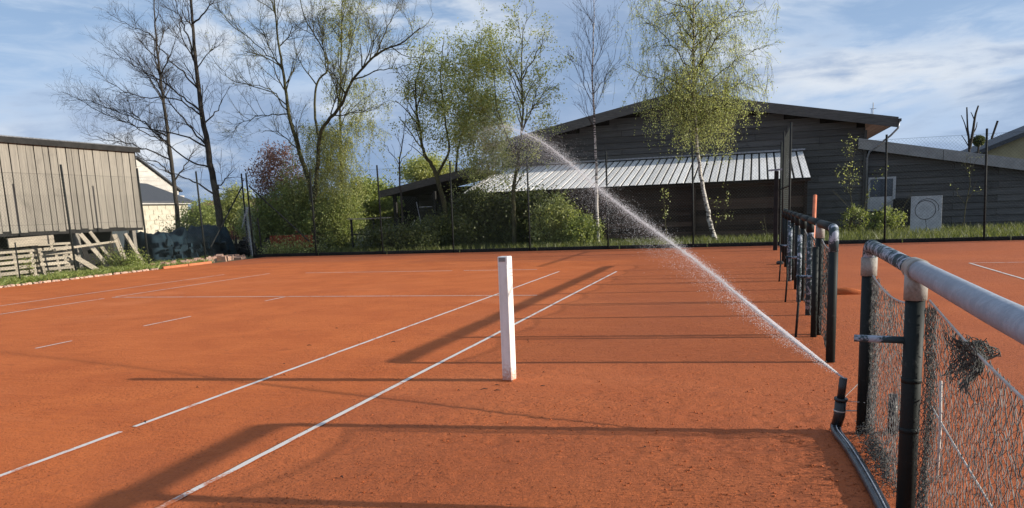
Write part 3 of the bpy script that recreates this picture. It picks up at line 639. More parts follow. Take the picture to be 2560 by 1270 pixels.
rubble('stacked_scrap', (-12.35, 19.2, .35), (.35, 1.9, .4), 70, 21, TARP, 'dark scrap stacked along the fence before the tarpaulin', 'scrap')
rubble('brush_pile', (-12.6, 22.5, .3), (1.3, .6, .35), 50, 6, BLACK, 'dark pile of scrap boards behind the fence corner', 'scrap')
rubble('rubble', (-10.7, 17.3, .02), (.4, 2.4, .05), 60, 9, EDGE, 'pinkish rubble strewn at the foot of the left fence', 'rubble')

# ---------------------------------------------------------------- large dark barn and annexes
YB = 30.0
bb = thing('dark_barn', (5, YB, 0), 'large dark timber barn with wide gable behind the trees', 'barn')
AP = (5.03, 6.05); EL_ = (-3.9, 4.32); ER = (13.94, 4.38)
def zroof(x): return AP[1]-(AP[1]-EL_[1])*(AP[0]-x)/(AP[0]-EL_[0]) if x < AP[0] else AP[1]-(AP[1]-ER[1])*(x-AP[0])/(ER[0]-AP[0])
MB().prism([(-3.2, YB+.06, -.1), (12.78, YB+.06, -.1), (12.78, YB+.06, zroof(12.78)-.1), (5.03, YB+.06, 5.95), (-3.2, YB+.06, zroof(-3.2)-.1)], (0, 14, 0)).build('wall', BLACK, bb)
UC = unit_board('cladding_board', DARK_H, .0, .55)
z = -.05; hb = .27; row = 0
while z < 6.0:
    zt = z+hb
    xl, xr = -3.2, 12.80
    if zroof(xl) < zt+.12: xl = AP[0]-(AP[1]-zt-.12)*(AP[0]-EL_[0])/(AP[1]-EL_[1])
    if zroof(xr) < zt+.12: xr = AP[0]+(AP[1]-zt-.12)*(ER[0]-AP[0])/(AP[1]-ER[1])
    if xr-xl < .5: break
    xs_ = [xl]; x = math.floor(xl/4.2)*4.2+(row % 3)*1.3
    while x < xr-.6:
        if x > xl+.6: xs_.append(x)
        x += 4.2
    xs_.append(xr)
    for a, b in zip(xs_[:-1], xs_[1:]): piece('cladding_board', UC, bb, ((a+b)/2, YB+.02+rr.uniform(-.004, .004), z+hb/2), (b-a-.012, .07, hb*.985), (0, rr.uniform(-.0015, .0015), 0))
    z += hb; row += 1
for nm, (a, b) in (('l', (EL_, AP)), ('r', (AP, ER))):
    rs = MB().prism([(a[0], YB-.55, a[1]), (b[0], YB-.55, b[1]), (b[0], YB-.55, b[1]+.14), (a[0], YB-.55, a[1]+.14)], (0, 15, 0)).build('roof_slope', FELT, bb)
    MB().prism([(a[0], YB-.60, a[1]-.24), (b[0], YB-.60, b[1]-.24), (b[0], YB-.60, b[1]+.17), (a[0], YB-.60, a[1]+.17)], (0, .045, 0)).build('bargeboard', FASCIA_D, rs)
for q in range(6):
    s0, s1 = 12.84+q*.18, 12.84+q*.18+.17
    MB().prism([(s0, YB-.52, zroof(s0)-.05), (s1, YB-.52, zroof(s1)-.05), (s1, YB-.52, zroof(s1)-.012), (s0, YB-.52, zroof(s0)-.012)], (0, 14, 0)).build('soffit_board', SOFFIT, bb)
MB().box((13.98, YB+6, 4.42), (.09, 13.5, .11)).build('gutter', FASCIA_D, bb)
MB().box((12.8, YB-.05, 2.0), (.1, .1, 4.3)).build('corner_trim', DARK_H, bb)
dp = [(13.98, YB-.5, 4.38), (13.95, YB-.5, 4.12), (13.7, YB-.42, 3.85), (12.95, YB-.2, 3.25), (12.88, YB-.14, 3.0), (12.88, YB-.14, -.03)]
MB().tube(dp, .04, 8).build('downpipe', GALV, bb, True)
aw = MB(); aw.tube([(13.18, 31, 4.6), (13.18, 31, 5.35)], .02, 6).tube([(13.10, 31, 4.6), (13.12, 31, 5.1)], .012, 5).tube([(13.05, 31, 5.1), (13.3, 31, 5.1)], .01, 5)
ao = aw.build('antenna', GALV, bb)
for x in (5.8, 6.05, 9.5, 9.6): pass
# lean-to with white ribbed roof
lt = thing('lean_to', (4, 24.7, 0), 'long low lean-to with white ribbed metal roof against the dark barn', 'lean-to')
YF, ZF, YT, ZT = 24.5, 2.20, 29.96, 3.44; LX0, LX1 = -3.2, 10.42
n = 45; pw = (LX1-LX0)/n
sl_ = math.atan2(ZT-ZF, YT-YF); LL = math.hypot(ZT-ZF, YT-YF)
bm = bmesh.new()
prof = [(0, -.06), (.012, 0), (.20, .004), (.38, 0), (.56, .004), (.758, 0), (.77, -.06)]
vs = [[bm.verts.new((px, py, pz)) for px, pz in prof] for py in (0, 1)]
for i in range(len(prof)-1): bm.faces.new((vs[0][i], vs[0][i+1], vs[1][i+1], vs[1][i]))
geo = bmesh.ops.extrude_face_region(bm, geom=list(bm.faces)); bmesh.ops.translate(bm, vec=(0, 0, -.02), verts=[e for e in geo['geom'] if isinstance(e, bmesh.types.BMVert)])
bmesh.ops.recalc_face_normals(bm, faces=bm.faces)
RP = bpy.data.meshes.new('roof_sheet'); bm.to_mesh(RP); bm.free(); RP.materials.append(ROOFW)
for k_ in range(n):
    piece('roof_sheet', RP, lt, (LX0+k_*pw, YF+rr.uniform(-.02, .02), ZF+.003*(k_ % 2)), (pw, LL, pw*1.1), (sl_, 0, 0))
MB().prism([(LX0+.05, YF+.1, ZF-.13), (LX1-.05, YF+.1, ZF-.13), (LX1-.05, YF+.1, ZF-.02), (LX0+.05, YF+.1, ZF-.02)], (0, .05, 0)).build('eaves_board', BROWN_H, lt)
MB().prism([(LX1-.1, YF+.1, ZF-.06), (LX1-.1, YT, ZT-.06), (LX0+.1, YT, ZT-.06), (LX0+.1, YF+.1, ZF-.06)], (0, 0, .03)).build('roof_deck', BLACK, lt)
MB().bar((LX0+2.2, YT-.06, ZT+.07), (LX1+.02, YT-.06, ZT+.07), .12, .07).build('flashing', GALV, lt)
UBr = unit_board('wall_board', BROWN_H, 0, .5)
z = -.05
while z < 2.05:
    for a, b in ((-3.1, 1.4), (1.4, 6.2), (6.2, 10.25)): piece('wall_board', UBr, lt, ((a+b)/2, YF+.32+rr.uniform(-.01, .01), z+.1), (b-a-.02, .05, .20), (0, 0, 0))
    z += .2
MB().box((3.5, YF+.37, 1.0), (13.3, .04, 2.2)).build('wall', BLACK, lt)
for x in (-3.0, 1.4, 6.2, 10.2): MB().box((x, YF+.25, 1.0), (.12, .1, 2.15)).build('corner_post', BROWN_H, lt)
# open shed at the left of the lean-to
sh = thing('open_shed', (-5.6, 26.5, 0), 'open dark shed with sloping grey roof edge left of the lean-to', 'shed')
a, b = at(950, 487, 25.6), at(1190, 425, 25.6)
MB().prism([(a[0], 25.6, a[2]-.06), (b[0], 25.6, b[2]-.06), (b[0], 25.6, b[2]+.06), (a[0], 25.6, a[2]+.06)], (0, 4.2, 0)).build('roof', FELT, sh)
MB().prism([(a[0]-.04, 25.55, a[2]-.14), (b[0], 25.55, b[2]-.14), (b[0], 25.55, b[2]+.16), (a[0]-.04, 25.55, a[2]+.16)], (0, .045, 0)).build('fascia', FASCIA_D, sh)
for x in (-6.9, -5.0, -3.4): MB().box((x, 25.8, 1.15), (.14, .14, 2.45)).build('post', BLACK, sh)
MB().box((-6.0, 29.6, 1.3), (6.2, .06, 2.7)).build('dark_backing', BLACK, sh)
z = .3
while z < 2.2: piece('wall_board', UC, sh, (-5.2, 29.54, z), (4.4, .06, .26)); z += .27
MB().box((-5.4, 25.7, 1.72), (.6, .04, .03)).build('crossbar', GALV, sh)
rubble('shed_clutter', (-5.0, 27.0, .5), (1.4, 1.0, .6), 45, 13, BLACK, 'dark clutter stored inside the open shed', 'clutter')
# frame table / rack and poles in front of the shed
fr = thing('metal_rack', (-6.1, 22.6, 0), 'low dark frame with pale top planks left of the open shed', 'rack')
for x in (-7.4, -6.4, -5.3): MB().box((x, 22.6, .65), (.07, .07, 1.4)).build('leg', BLACK, fr)
MB().bar((-7.5, 22.6, 1.33), (-6.4, 22.6, 1.31), .25, .04).build('top_plank', WOOD_H, fr); MB().bar((-6.35, 22.6, 1.32), (-5.6, 22.6, 1.33), .25, .04).build('top_plank', WOOD_H, fr)
MB().bar((-7.4, 22.6, .7), (-5.3, 22.6, .68), .05, .05).build('crossbar', BLACK, fr)
def stick(p0, p1, Y, label, r=.018, m=ROPE):
    A, B = at(*p0, Y), at(*p1, Y); A[2] = max(A[2], -.02); o = MB().tube([A, (A+B)/2, B], r, 6).build('leaning_stick', m); tag(o, label, 'stick')
stick((1003, 625), (1037, 550), 22.0, 'pale stick leaning right in front of the open shed', .014)
stick((1065, 620), (1041, 505), 22.3, 'thin grey pole leaning left in front of the open shed', .012, GALV)
stick((657, 645), (644, 545), 21.4, 'dark forked stake standing near the fence corner', .035, BARK)
# low building on the right
YL = 30.1
lb = thing('low_building', (18, YL, 0), 'low dark building with sloping pale grey fascia on the right', 'building')
def zl(x): return 3.62-(x-13.06)*.1957
MB().prism([(12.86, YL+.05, -.1), (27, YL+.05, -.1), (27, YL+.05, zl(27)), (12.86, YL+.05, zl(12.86))], (0, 9, 0)).build('wall', BLACK, lb)
z = -.05
while z < 3.3:
    xr = min(27, 13.06+(3.62-.35-z)/.1957)
    if xr < 13.6: break
    segs = [12.9]; x = 16.2+(int(z/.27) % 2)*1.6
    while x < xr-.5: segs.append(x); x += 3.9
    segs.append(xr)
    for a, b in zip(segs[:-1], segs[1:]): piece('cladding_board', UC, lb, ((a+b)/2, YL+.0, z+.135), (b-a-.012, .07, .266), (0, rr.uniform(-.001, .001), 0))
    z += .27
xs_ = [12.5, 15.7, 18.9, 22.1, 27]
for a, b in zip(xs_[:-1], xs_[1:]):
    MB().prism([(a+.01, YL-.35, zl(a)-.33), (b-.01, YL-.35, zl(b)-.33), (b-.01, YL-.35, zl(b)+.10), (a+.01, YL-.35, zl(a)+.10)], (0, .05, 0)).build('fascia_sheet', FASCIA_G, lb)
MB().prism([(12.55, YL-.30, zl(12.55)-.02), (27, YL-.30, zl(27)-.02), (27, YL-.30, zl(27)+.08), (12.55, YL-.30, zl(12.55)+.08)], (0, 9, 0)).build('roof', FELT, lb)
wdw = MB(); A0, A1, Z0, Z1 = 12.97, 14.03, .80, 2.20
for x0, x1, z0, z1 in ((A0, A0+.08, Z0, Z1), (A1-.11, A1, Z0, Z1), (A0+.08, A1-.11, Z1-.08, Z1), (A0+.08, A1-.11, Z0, Z0+.10)): wdw.box(((x0+x1)/2, YL-.09, (z0+z1)/2), (x1-x0, .06, z1-z0))
wo_ = wdw.build('window_frame', PANELW, lb); MB().box(((A0+A1)/2-.01, YL-.065, 1.5), (.88, .01, 1.24)).build('pane', GLASS, wo_)
MB().box(((A0+A1)/2-.01, YL-.075, 1.14), (.86, .012, .5)).build('lower_panel', PANELW, wo_)
# board with a painted ring
YR = 26.6; c0, c1 = at(2276, 540, YR), at(2354, 540, YR); zt_ = at(2315, 490, YR)[2]; xc = (c0[0]+c1[0])/2; hw = c1[0]-c0[0]
rb = thing('leaning_board', (xc, YR, 0), 'pale grey board with a dark ring drawn on it by the low wall', 'board')
MB().box((xc, YR, zt_/2-.01), (hw, .035, zt_+.02), rx=-.05, bev=.004).build('board', PANELW, rb)
def onb(x, z): return (xc+x, YR-.021+.05*(z-zt_/2), z)
th = np.linspace(0, 2*math.pi, 40); rr0 = hw*.33; zc0 = zt_*.62
MB().tube([onb(-.03+rr0*math.cos(a), zc0+rr0*math.sin(a)) for a in th], .009, 5, False).build('ring', BLACK, rb)
MB().tube([onb(.03+rr0*1.12*math.cos(a), zc0+.03+rr0*1.1*math.sin(a)) for a in np.linspace(-.2, 2.6, 24)], .009, 5).build('ring', BLACK, rb)
MB().tube([onb(-.02, zc0-rr0), onb(.03, zt_*.15), onb(0, .02)], .007, 5).build('ring_tail', BLACK, rb)
bx2 = MB().box((14.25, 29.6, .62), (.65, .5, 1.3), bev=.02).build('storage_box', BLACK); tag(bx2, 'black box standing between the window and the ringed board', 'box')

# far buildings
ch = thing('stone_cottage', (-31.5, 38, 0), 'cream block cottage with dark slate roof behind the barn', 'house')
XC = -31.0; ya, yb = atx(340, 540, XC)[1], atx(472, 540, XC)[1]
MB().box((XC-3, (ya+yb)/2, 1.4), (6, yb-ya, 3.0)).build('wall', STONEW, ch)
UBk = unit_board('block', STONEW, .03)
z = .0; q = 0
while z < 2.75:
    y_ = ya+(.4 if q % 2 else 0)
    while y_ < yb-.1:
        w = min(.8, yb-y_); piece('block', UBk, ch, (XC+.01, y_+w/2, z+.17), (.05, w-.05, .31)); y_ += w
    z += .34; q += 1
rfc = MB().prism([(XC+.35, ya-.3, 2.85), (XC+.35, yb+.5, 2.80), (XC-3.2, yb-.2, 4.25), (XC-3.2, ya-.3, 4.4)], (0, 0, .12)).build('roof', SLATE, ch)
MB().prism([(XC-3.2, ya-.3, 4.4), (XC-3.2, yb-.2, 4.25), (XC-6.8, yb+.5, 2.8), (XC-6.8, ya-.3, 2.85)], (0, 0, .12)).build('roof', SLATE, ch)
MB().box((XC+.3, (ya+yb)/2, 2.80), (.08, yb-ya+.8, .09)).build('gutter', WHITEW, rfc)
wh = thing('white_house', (-39, 50, 0), 'white gabled house showing above the cottage roof', 'house')
XW = -38.0; g0, g1 = atx(338, 395, XW), atx(442, 474, XW)
yw0 = g0[1]-4
MB().prism([(XW, yw0, -.1), (XW, g1[1], -.1), (XW, g1[1], g1[2]), (XW, g0[1], g0[2]), (XW, yw0, g0[2]-2)], (-6, 0, 0)).build('wall', WHITEW, wh)
q = 0; z = 3.2
while z < g0[2]-.3:
    ye = g0[1]+(g0[2]-z-.15)/(g0[2]-g1[2])*(g1[1]-g0[1]); MB().box((XW+.02, (yw0+1+ye)/2, z), (.06, ye-yw0-1.2, .30)).build('weatherboard', WHITEW, wh); z += .36
MB().prism([(XW+.25, g1[1]+.4, g1[2]-.2), (XW+.25, g0[1], g0[2]+.02), (XW+.25, g0[1], g0[2]+.14), (XW+.25, g1[1]+.4, g1[2]-.06)], (-6.5, 0, 0)).build('roof', SLATE, wh)
MB().prism([(XW+.25, g0[1]-.01, g0[2]+.02), (XW+.25, yw0-.3, g0[2]-2.1), (XW+.25, yw0-.3, g0[2]-1.97), (XW+.25, g0[1]-.01, g0[2]+.14)], (-6.5, 0, 0)).build('roof', SLATE, wh)
th_ = thing('tiled_house', (-27, 47, 0), 'low house with red-brown tiled roof behind the bare tree', 'house')
p1, p2, p3 = at(480, 512, 46), at(640, 520, 46), at(490, 560, 46)
MB().prism([(p1[0]-1.5, 46, -.1), (p2[0]+3, 46, -.1), (p2[0]+3, 46, 1.8), (p1[0]-1.5, 46, 1.8)], (0, 6, 0)).build('wall', TILE, th_)
MB().prism([(p1[0]-1.8, 45.6, 1.7), (p2[0]+3.3, 45.6, 1.7), (p2[0]+2.5, 49, p1[2]+.2), (p1[0]-1.0, 49, p1[2]+.2)], (0, .1, .15)).build('roof', TILE, th_)
be = thing('beige_building', (25, 45, 0), 'beige building with dark sloping roof edge beyond the low roof', 'building')
q1, q2 = at(2455, 376, 45), at(2560, 334, 45); slp = (q2[2]-q1[2])/(q2[0]-q1[0]); x9 = q2[0]+4; z9 = q1[2]+slp*(x9-q1[0])
MB().prism([(q1[0]+.2, 45, -.1), (x9, 45, -.1), (x9, 45, z9-.1), (q1[0]+.2, 45, q1[2])], (0, 8, 0)).build('wall', BEIGE, be)
MB().prism([(q1[0]-.5, 44.6, q1[2]-.25*1-.1), (x9, 44.6, z9-.12), (x9, 44.6, z9+.1), (q1[0]-.5, 44.6, q1[2]-.1)], (0, 9, 0)).build('roof', SLATE, be)
rs_ = thing('red_sheet', (-11, 22.4, 0), 'faded red ribbed sheet panel standing under the hedge', 'sheet')
A, B = at(676, 605, 22.4), at(782, 605, 22.4)
nsh = 16; wS = (B[0]-A[0])/nsh
for q in range(nsh): MB().box((A[0]+(q+.5)*wS, 22.4+(.02 if q % 2 else -.02), A[2]-.02), (wS*.96, .03, .56-.03*(q > 12)), bev=.008).build('rib', REDS, rs_)
for x in (A[0]+.2, B[0]-.2): MB().box((x, 22.48, .25), (.08, .08, .6)).build('leg', BLACK, rs_)

# ---------------------------------------------------------------- trees
UP = np.array([0, 0, 1.])
def resample(P, n):
    return smooth_path(P, n)
class Tree:
    def __init__(s, seed): s.r = np.random.default_rng(seed); s.seg = []; s.leafp = []
    def curve(s, p, d, L, n, wob, trop):
        P = [p]; d = d/np.linalg.norm(d)
        for i in range(n):
            d = d + s.r.normal(0, wob, 3) + UP*trop; d = d/np.linalg.norm(d); P.append(P[-1]+d*L/n)
        return np.array(P)
    def grow(s, P, r0, r1, lev, par):
        n = len(P); rad = r0+(r1-r0)*np.linspace(0, 1, n)**.9; s.seg.append((lev, P, rad))
        if lev >= par['max']: return
        dl = np.linalg.norm(np.diff(P, axis=0), axis=1); cl = np.concatenate([[0], np.cumsum(dl)]); L = cl[-1]
        st = par['start'][lev]; cnt = s.r.poisson(par['dens'][lev]*L*(1-st))
        for k_ in range(cnt):
            f = st+(1-st)*s.r.random()**.85; t = f*L; i = min(np.searchsorted(cl, t, side='right')-1, n-2); w = (t-cl[i])/(dl[i]+1e-9)
            p = P[i]*(1-w)+P[i+1]*w; tan = (P[i+1]-P[i])/(dl[i]+1e-9); rr_ = rad[i]*(1-w)+rad[i+1]*w
            u, v = frame(tan); a = s.r.uniform(0, 6.283); side = math.cos(a)*u+math.sin(a)*v
            an = par['ang'][lev]*s.r.uniform(.7, 1.25); d = tan*math.cos(an)+side*math.sin(an)+UP*par['bias'][lev]
            Lc = par['len'][lev]*s.r.uniform(.5, 1.25)*(1-.5*f)
            C = s.curve(p, d, Lc, par['n'][lev], par['wob'][lev], par['trop'][lev])
            rc = min(rr_*.7, par['rad'][lev]); s.grow(C, rc, max(rc*.4, .0028), lev+1, par)
    def limbs(s, specs, Y, r, par, lev=1, dy=1.5):
        for pts in specs:
            off = s.r.uniform(-dy, dy); n = len(pts); P = np.array([at(x, y, Y+off*(i/(n-1))) for i, (x, y) in enumerate(pts)])
            P = resample(P, 4*n); P[2:-1] += s.r.normal(0, .035, P[2:-1].shape); s.grow(P, r, r*.16, lev, par)
    def mesh(s, parent, name, lo, hi, mat_):
        mb_v = []; mb_f = []; nv = 0
        for lev, P, rad in s.seg:
            if not lo <= lev <= hi: continue
            k_ = 9 if lev == 0 else (6 if lev == 1 else (4 if lev == 2 else 3)); m = len(P)
            tan = np.gradient(P, axis=0); tan /= np.linalg.norm(tan, axis=1)[:, None]+1e-9
            u, _ = frame(tan.mean(0)+1e-6); U = u-tan*(tan@u)[:, None]; U /= np.linalg.norm(U, axis=1)[:, None]+1e-9; V_ = np.cross(tan, U)
            a = np.arange(k_)*2*math.pi/k_
            ring = P[:, None, :]+rad[:, None, None]*(np.cos(a)[None, :, None]*U[:, None, :]+np.sin(a)[None, :, None]*V_[:, None, :])
            mb_v.append(ring.reshape(-1, 3)); i = np.arange(m-1)[:, None]*k_; j = np.arange(k_)[None, :]; jn = (j+1) % k_
            mb_f.append(np.stack([i+j, i+jn, i+k_+jn, i+k_+j], 2).reshape(-1, 4)+nv); nv += m*k_
        if not mb_v: return None
        return tag(fast(name, np.concatenate(mb_v), np.concatenate(mb_f), mat_, parent, True), kind='stuff' if lo > 0 else None)
    def leaf_points(s, lo, per_m, jit, clip=None):
        out = []
        for lev, P, rad in s.seg:
            if lev < lo: continue
            L = np.linalg.norm(np.diff(P, axis=0), axis=1).sum(); n = s.r.poisson(per_m*L)
            if not n: continue
            t = s.r.random(n)*(len(P)-1); i = t.astype(int).clip(0, len(P)-2); f = (t-i)[:, None]; out.append(P[i]*(1-f)+P[i+1]*f)
        o = np.concatenate(out) if out else np.zeros((0, 3)); return o+s.r.normal(0, jit, o.shape)
def leaves(name, P, size, mat_, parent, seed=0, hang=0.0, asp=.62):
    r = np.random.default_rng(seed); N = len(P); d = r.normal(0, 1, (N, 3)); d[:, 2] -= hang; d /= np.linalg.norm(d, axis=1)[:, None]
    q = np.cross(d, r.normal(0, 1, (N, 3))); q /= np.linalg.norm(q, axis=1)[:, None]+1e-9; nn = np.cross(d, q)
    s = (size*r.uniform(.55, 1.35, N))[:, None]
    V = np.stack([P-d*s*.5, P+q*s*asp*.5+nn*s*.08, P+d*s*.5, P-q*s*asp*.5+nn*s*.08], 1).reshape(-1, 3)
    return fast(name, V, np.arange(4*N).reshape(N, 4), mat_, parent)
def stem(tree, pts, Y, r0, r1, par, dy=0.0, grow=True):
    n = len(pts); P = np.array([at(x, y, Y+dy*i/(n-1)) for i, (x, y) in enumerate(pts)])
    if P[0][2] < .6: P[0][2] = -.08
    P = resample(P, 5*n); P[3:-1] += tree.r.normal(0, .012, P[3:-1].shape); tree.grow(P, r0, r1, 0, par if grow else dict(par, max=0)); return P
def tthing(name, base, label, cat='tree', group=None): return thing(name, (base[0], base[1], 0), label, cat, group)
BARE = dict(max=4, start=[.35, .15, .10, .08], dens=[1.8, 3.6, 5.4, 5.5], ang=[.85, .75, .75, .7], bias=[.25, .22, .15, .1], len=[2.4, 1.7, .85, .38], n=[7, 6, 4, 3], wob=[.12, .14, .2, .22], trop=[.05, .05, .04, .02], rad=[.032, .013, .007, .0045])

# tall bare tree, left
t1 = Tree(1); P = stem(t1, [(560, 640), (547, 530), (525, 400), (503, 270), (488, 140), (479, 20), (474, -110)], 23, .185, .025, BARE)
t1.limbs([[(518, 368), (440, 335), (352, 318), (262, 285), (163, 232)], [(500, 277), (450, 235), (397, 197), (330, 160), (256, 111)], [(495, 222), (452, 176), (412, 136), (377, 86), (321, 60), (268, 30)],
          [(533, 484), (472, 448), (420, 430), (357, 403)], [(513, 360), (462, 302), (422, 252), (377, 191), (300, 128)], [(484, 150), (464, 76), (440, 20), (425, -60)], [(481, 60), (520, 20), (550, -50)],
          [(535, 480), (560, 450), (590, 420)], [(510, 310), (545, 270), (575, 215)], [(528, 420), (455, 390), (390, 330), (330, 285), (260, 270)], [(505, 290), (440, 250), (330, 235), (240, 180)]], 23, .042, BARE)
o = tthing('bare_tree', P[0], 'tall bare tree with branches sweeping left over the barn', 'tree', 'trees behind the fence')
t1.mesh(o, 'trunk', 0, 1, BARK); t1.mesh(o, 'twigs', 2, 4, TWIG)
t2 = Tree(2); P = stem(t2, [(449, 640), (442, 520), (424, 370), (410, 260), (397, 160), (388, 60), (383, -30)], 26.5, .13, .02, BARE)
t2.limbs([[(420, 343), (352, 302), (301, 282), (236, 257), (175, 240)], [(423, 355), (365, 332), (315, 305), (270, 298)], [(432, 440), (395, 405), (350, 395), (250, 350)], [(408, 250), (370, 190), (330, 160)], [(428, 400), (330, 360), (270, 350), (200, 330)], [(438, 450), (470, 400), (490, 365)], [(400, 190), (430, 130), (450, 60)]], 26.5, .04, BARE)
o = tthing('bare_tree', P[0], 'slimmer bare tree standing left of the tall bare tree', 'tree', 'trees behind the fence')
t2.mesh(o, 'trunk', 0, 1, BARK); t2.mesh(o, 'twigs', 2, 4, TWIG)
# many-stemmed tree
B3 = dict(BARE, dens=[1.7, 4.0, 5.6, 6.0], len=[2.3, 1.7, .9, .4])
t3 = Tree(3); P = stem(t3, [(792, 645), (786, 560), (775, 465), (748, 375), (724, 290), (708, 180), (694, 90), (682, -40)], 23.5, .15, .022, B3)
stem(t3, [(786, 500), (795, 400), (803, 325), (850, 267), (882, 200), (941, 136), (1006, 106), (1050, 70)], 23.5, .10, .018, B3, -1.0)
stem(t3, [(797, 345), (788, 290), (791, 212), (822, 166), (800, 110), (760, 40), (745, -40)], 23.5, .06, .015, B3, 1.2)
t3.limbs([[(724, 285), (679, 232), (588, 203), (553, 171), (510, 120)], [(716, 262), (655, 217), (560, 210)], [(718, 285), (659, 288), (603, 307), (570, 350)], [(706, 166), (640, 110), (560, 40), (540, -20)], [(850, 267), (870, 150), (890, 60), (900, -40)], [(882, 200), (950, 175), (1000, 170), (1040, 150)], [(941, 136), (975, 60), (1000, 0)], [(791, 212), (750, 150), (720, 60)], [(708, 180), (660, 90), (650, 0)], [(826, 290), (900, 280), (960, 260)], [(748, 375), (690, 330), (640, 330)]], 23.5, .03, B3)
o = tthing('multi_stem_tree', P[0], 'spreading tree with two main stems and few new leaves', 'tree', 'trees behind the fence')
t3.mesh(o, 'trunk', 0, 1, MOSS); t3.mesh(o, 'twigs', 2, 4, TWIGG)
lp = t3.leaf_points(3, 4.5, .06); ctr = at(890, 300, 23.5)
d_ = np.exp(-((lp[:, 0]-ctr[0])/2.2)**2-((lp[:, 2]-ctr[2])/2.0)**2); lp = lp[t3.r.random(len(lp)) < .13+d_]
leaves('crown', lp, .055, LEAF_W, o, 31)
def hanging(tr, anchors, L, per, wob=.10, lat=.25, nseg=7, lev=3):
    for p in anchors:
        for q in range(per):
            d = np.array([tr.r.normal(0, lat), tr.r.normal(0, lat), -.5+tr.r.normal(0, .2)]); l = L*tr.r.uniform(.4, 1.2)
            C = tr.curve(p+tr.r.normal(0, .06, 3), d, l, nseg, wob, -.16); C[:, 2] = np.maximum(C[:, 2], .1+tr.r.random()*.5)
            tr.seg.append((lev, C, np.linspace(.005, .0025, nseg+1)))
# weeping birch beside it
PB = dict(max=3, start=[.3, .25, .2], dens=[3.6, 3.0, 3.5], ang=[.75, .7, .7], bias=[.30, .0, -.3], len=[1.5, 1.0, .7], n=[7, 6, 5], wob=[.12, .15, .16], trop=[.04, -.06, -.14], rad=[.03, .012, .006])
t4 = Tree(4); P = stem(t4, [(862, 640), (856, 520), (852, 400), (850, 250), (853, 110), (855, 0), (857, -90)], 25, .07, .012, PB)
anc = [at(835+t4.r.normal(0, 28), y_, 24.6+t4.r.normal(0, .6)) for y_ in np.linspace(300, 560, 120)]
hanging(t4, anc, 1.6, 6, lat=.35)
anc = [at(785+t4.r.normal(0, 30), t4.r.uniform(310, 480), 24.2+t4.r.normal(0, .5)) for q in range(80)]
hanging(t4, anc, 1.2, 4, lat=.3)
anc = [at(870+t4.r.normal(0, 32), t4.r.uniform(-40, 130), 25+t4.r.normal(0, .6)) for q in range(90)]
hanging(t4, anc, .8, 3, lat=.35)
anc = [at(900+t4.r.normal(0, 40), t4.r.uniform(190, 330), 25+t4.r.normal(0, .6)) for q in range(90)]
hanging(t4, anc, .9, 3, lat=.35)
o = tthing('weeping_birch', P[0], 'slender weeping birch with fresh green veil beside the spreading tree', 'tree', 'trees behind the fence')
t4.mesh(o, 'trunk', 0, 1, MOSS); t4.mesh(o, 'twigs', 2, 4, TWIGG); lp = t4.leaf_points(2, 26, .05); leaves('crown', lp, .060, LEAF_W, o, 41, .6)
# sapling
SAP = dict(BARE, max=3, dens=[2.0, 3.0, 3.5], len=[1.0, .6, .3], rad=[.012, .007, .005])
t7 = Tree(7); P = stem(t7, [(1010, 640), (1005, 520), (999, 410), (1008, 350), (1016, 270)], 22, .05, .008, SAP)
t7.limbs([[(999, 412), (970, 370), (945, 335)], [(999, 408), (1025, 372), (1050, 310)]], 22, .016, SAP, dy=.3)
o = tthing('bare_sapling', P[0], 'thin bare sapling in front of the open shed', 'sapling'); t7.mesh(o, 'trunk', 0, 1, BARK); t7.mesh(o, 'twigs', 2, 3, TWIG)
# leafy trees in the middle
PL = dict(max=4, start=[.35, .2, .15, .1], dens=[2.0, 2.8, 3.6, 3.6], ang=[.7, .7, .8, .8], bias=[.3, .2, .1, 0], len=[1.9, 1.2, .65, .3], n=[7, 6, 4, 3], wob=[.12, .16, .2, .2], trop=[.05, .04, .02, 0], rad=[.03, .014, .008, .005])
def clump_leaves(tr, specs, Y, seed):
    out = []
    for x, y_, rx, ry, n, depth in specs:
        c = at(x, y_, Y); k_ = .5*np.linalg.norm(at(x+rx, y_, Y)-at(x-rx, y_, Y)); kz = .5*np.linalg.norm(at(x, y_+ry, Y)-at(x, y_-ry, Y))
        K = max(10, n//60); cc = tr.r.normal(0, .5, (K, 3)); cc *= np.array([k_, depth, kz]); i = tr.r.integers(0, K, n)
        out.append(c+cc[i]+tr.r.normal(0, .16, (n, 3)))
    return np.concatenate(out)
t8 = Tree(8); P = stem(t8, [(1124, 640), (1113, 530), (1088, 430), (1062, 385), (1048, 320), (1038, 220), (1060, 130)], 23, .12, .015, PL)
stem(t8, [(1092, 440), (1122, 375), (1112, 300), (1102, 180), (1110, 90)], 23, .06, .012, PL, .6)
stem(t8, [(1140, 430), (1145, 370), (1170, 290), (1190, 180), (1205, 80)], 23.3, .05, .012, PL, .4)
o = tthing('leafy_tree', P[0], 'leafy olive-green tree with leaning mossy stems left of the spray', 'tree', 'trees behind the fence')
t8.mesh(o, 'trunk', 0, 1, MOSS); t8.mesh(o, 'twigs', 2, 4, TWIGG)
leaves('crown', np.concatenate([t8.leaf_points(3, 20, .07), clump_leaves(t8, [(1085, 240, 75, 120, 8500, 1.2), (1175, 320, 85, 105, 12000, 1.2), (1190, 180, 75, 80, 7000, 1.0)], 23.2, 1)]), .075, LEAF_D, o, 81)
t8b = Tree(9); P = stem(t8b, [(1287, 640), (1285, 540), (1284, 470), (1296, 400), (1306, 300), (1304, 170), (1308, 60)], 22.6, .10, .012, PL)
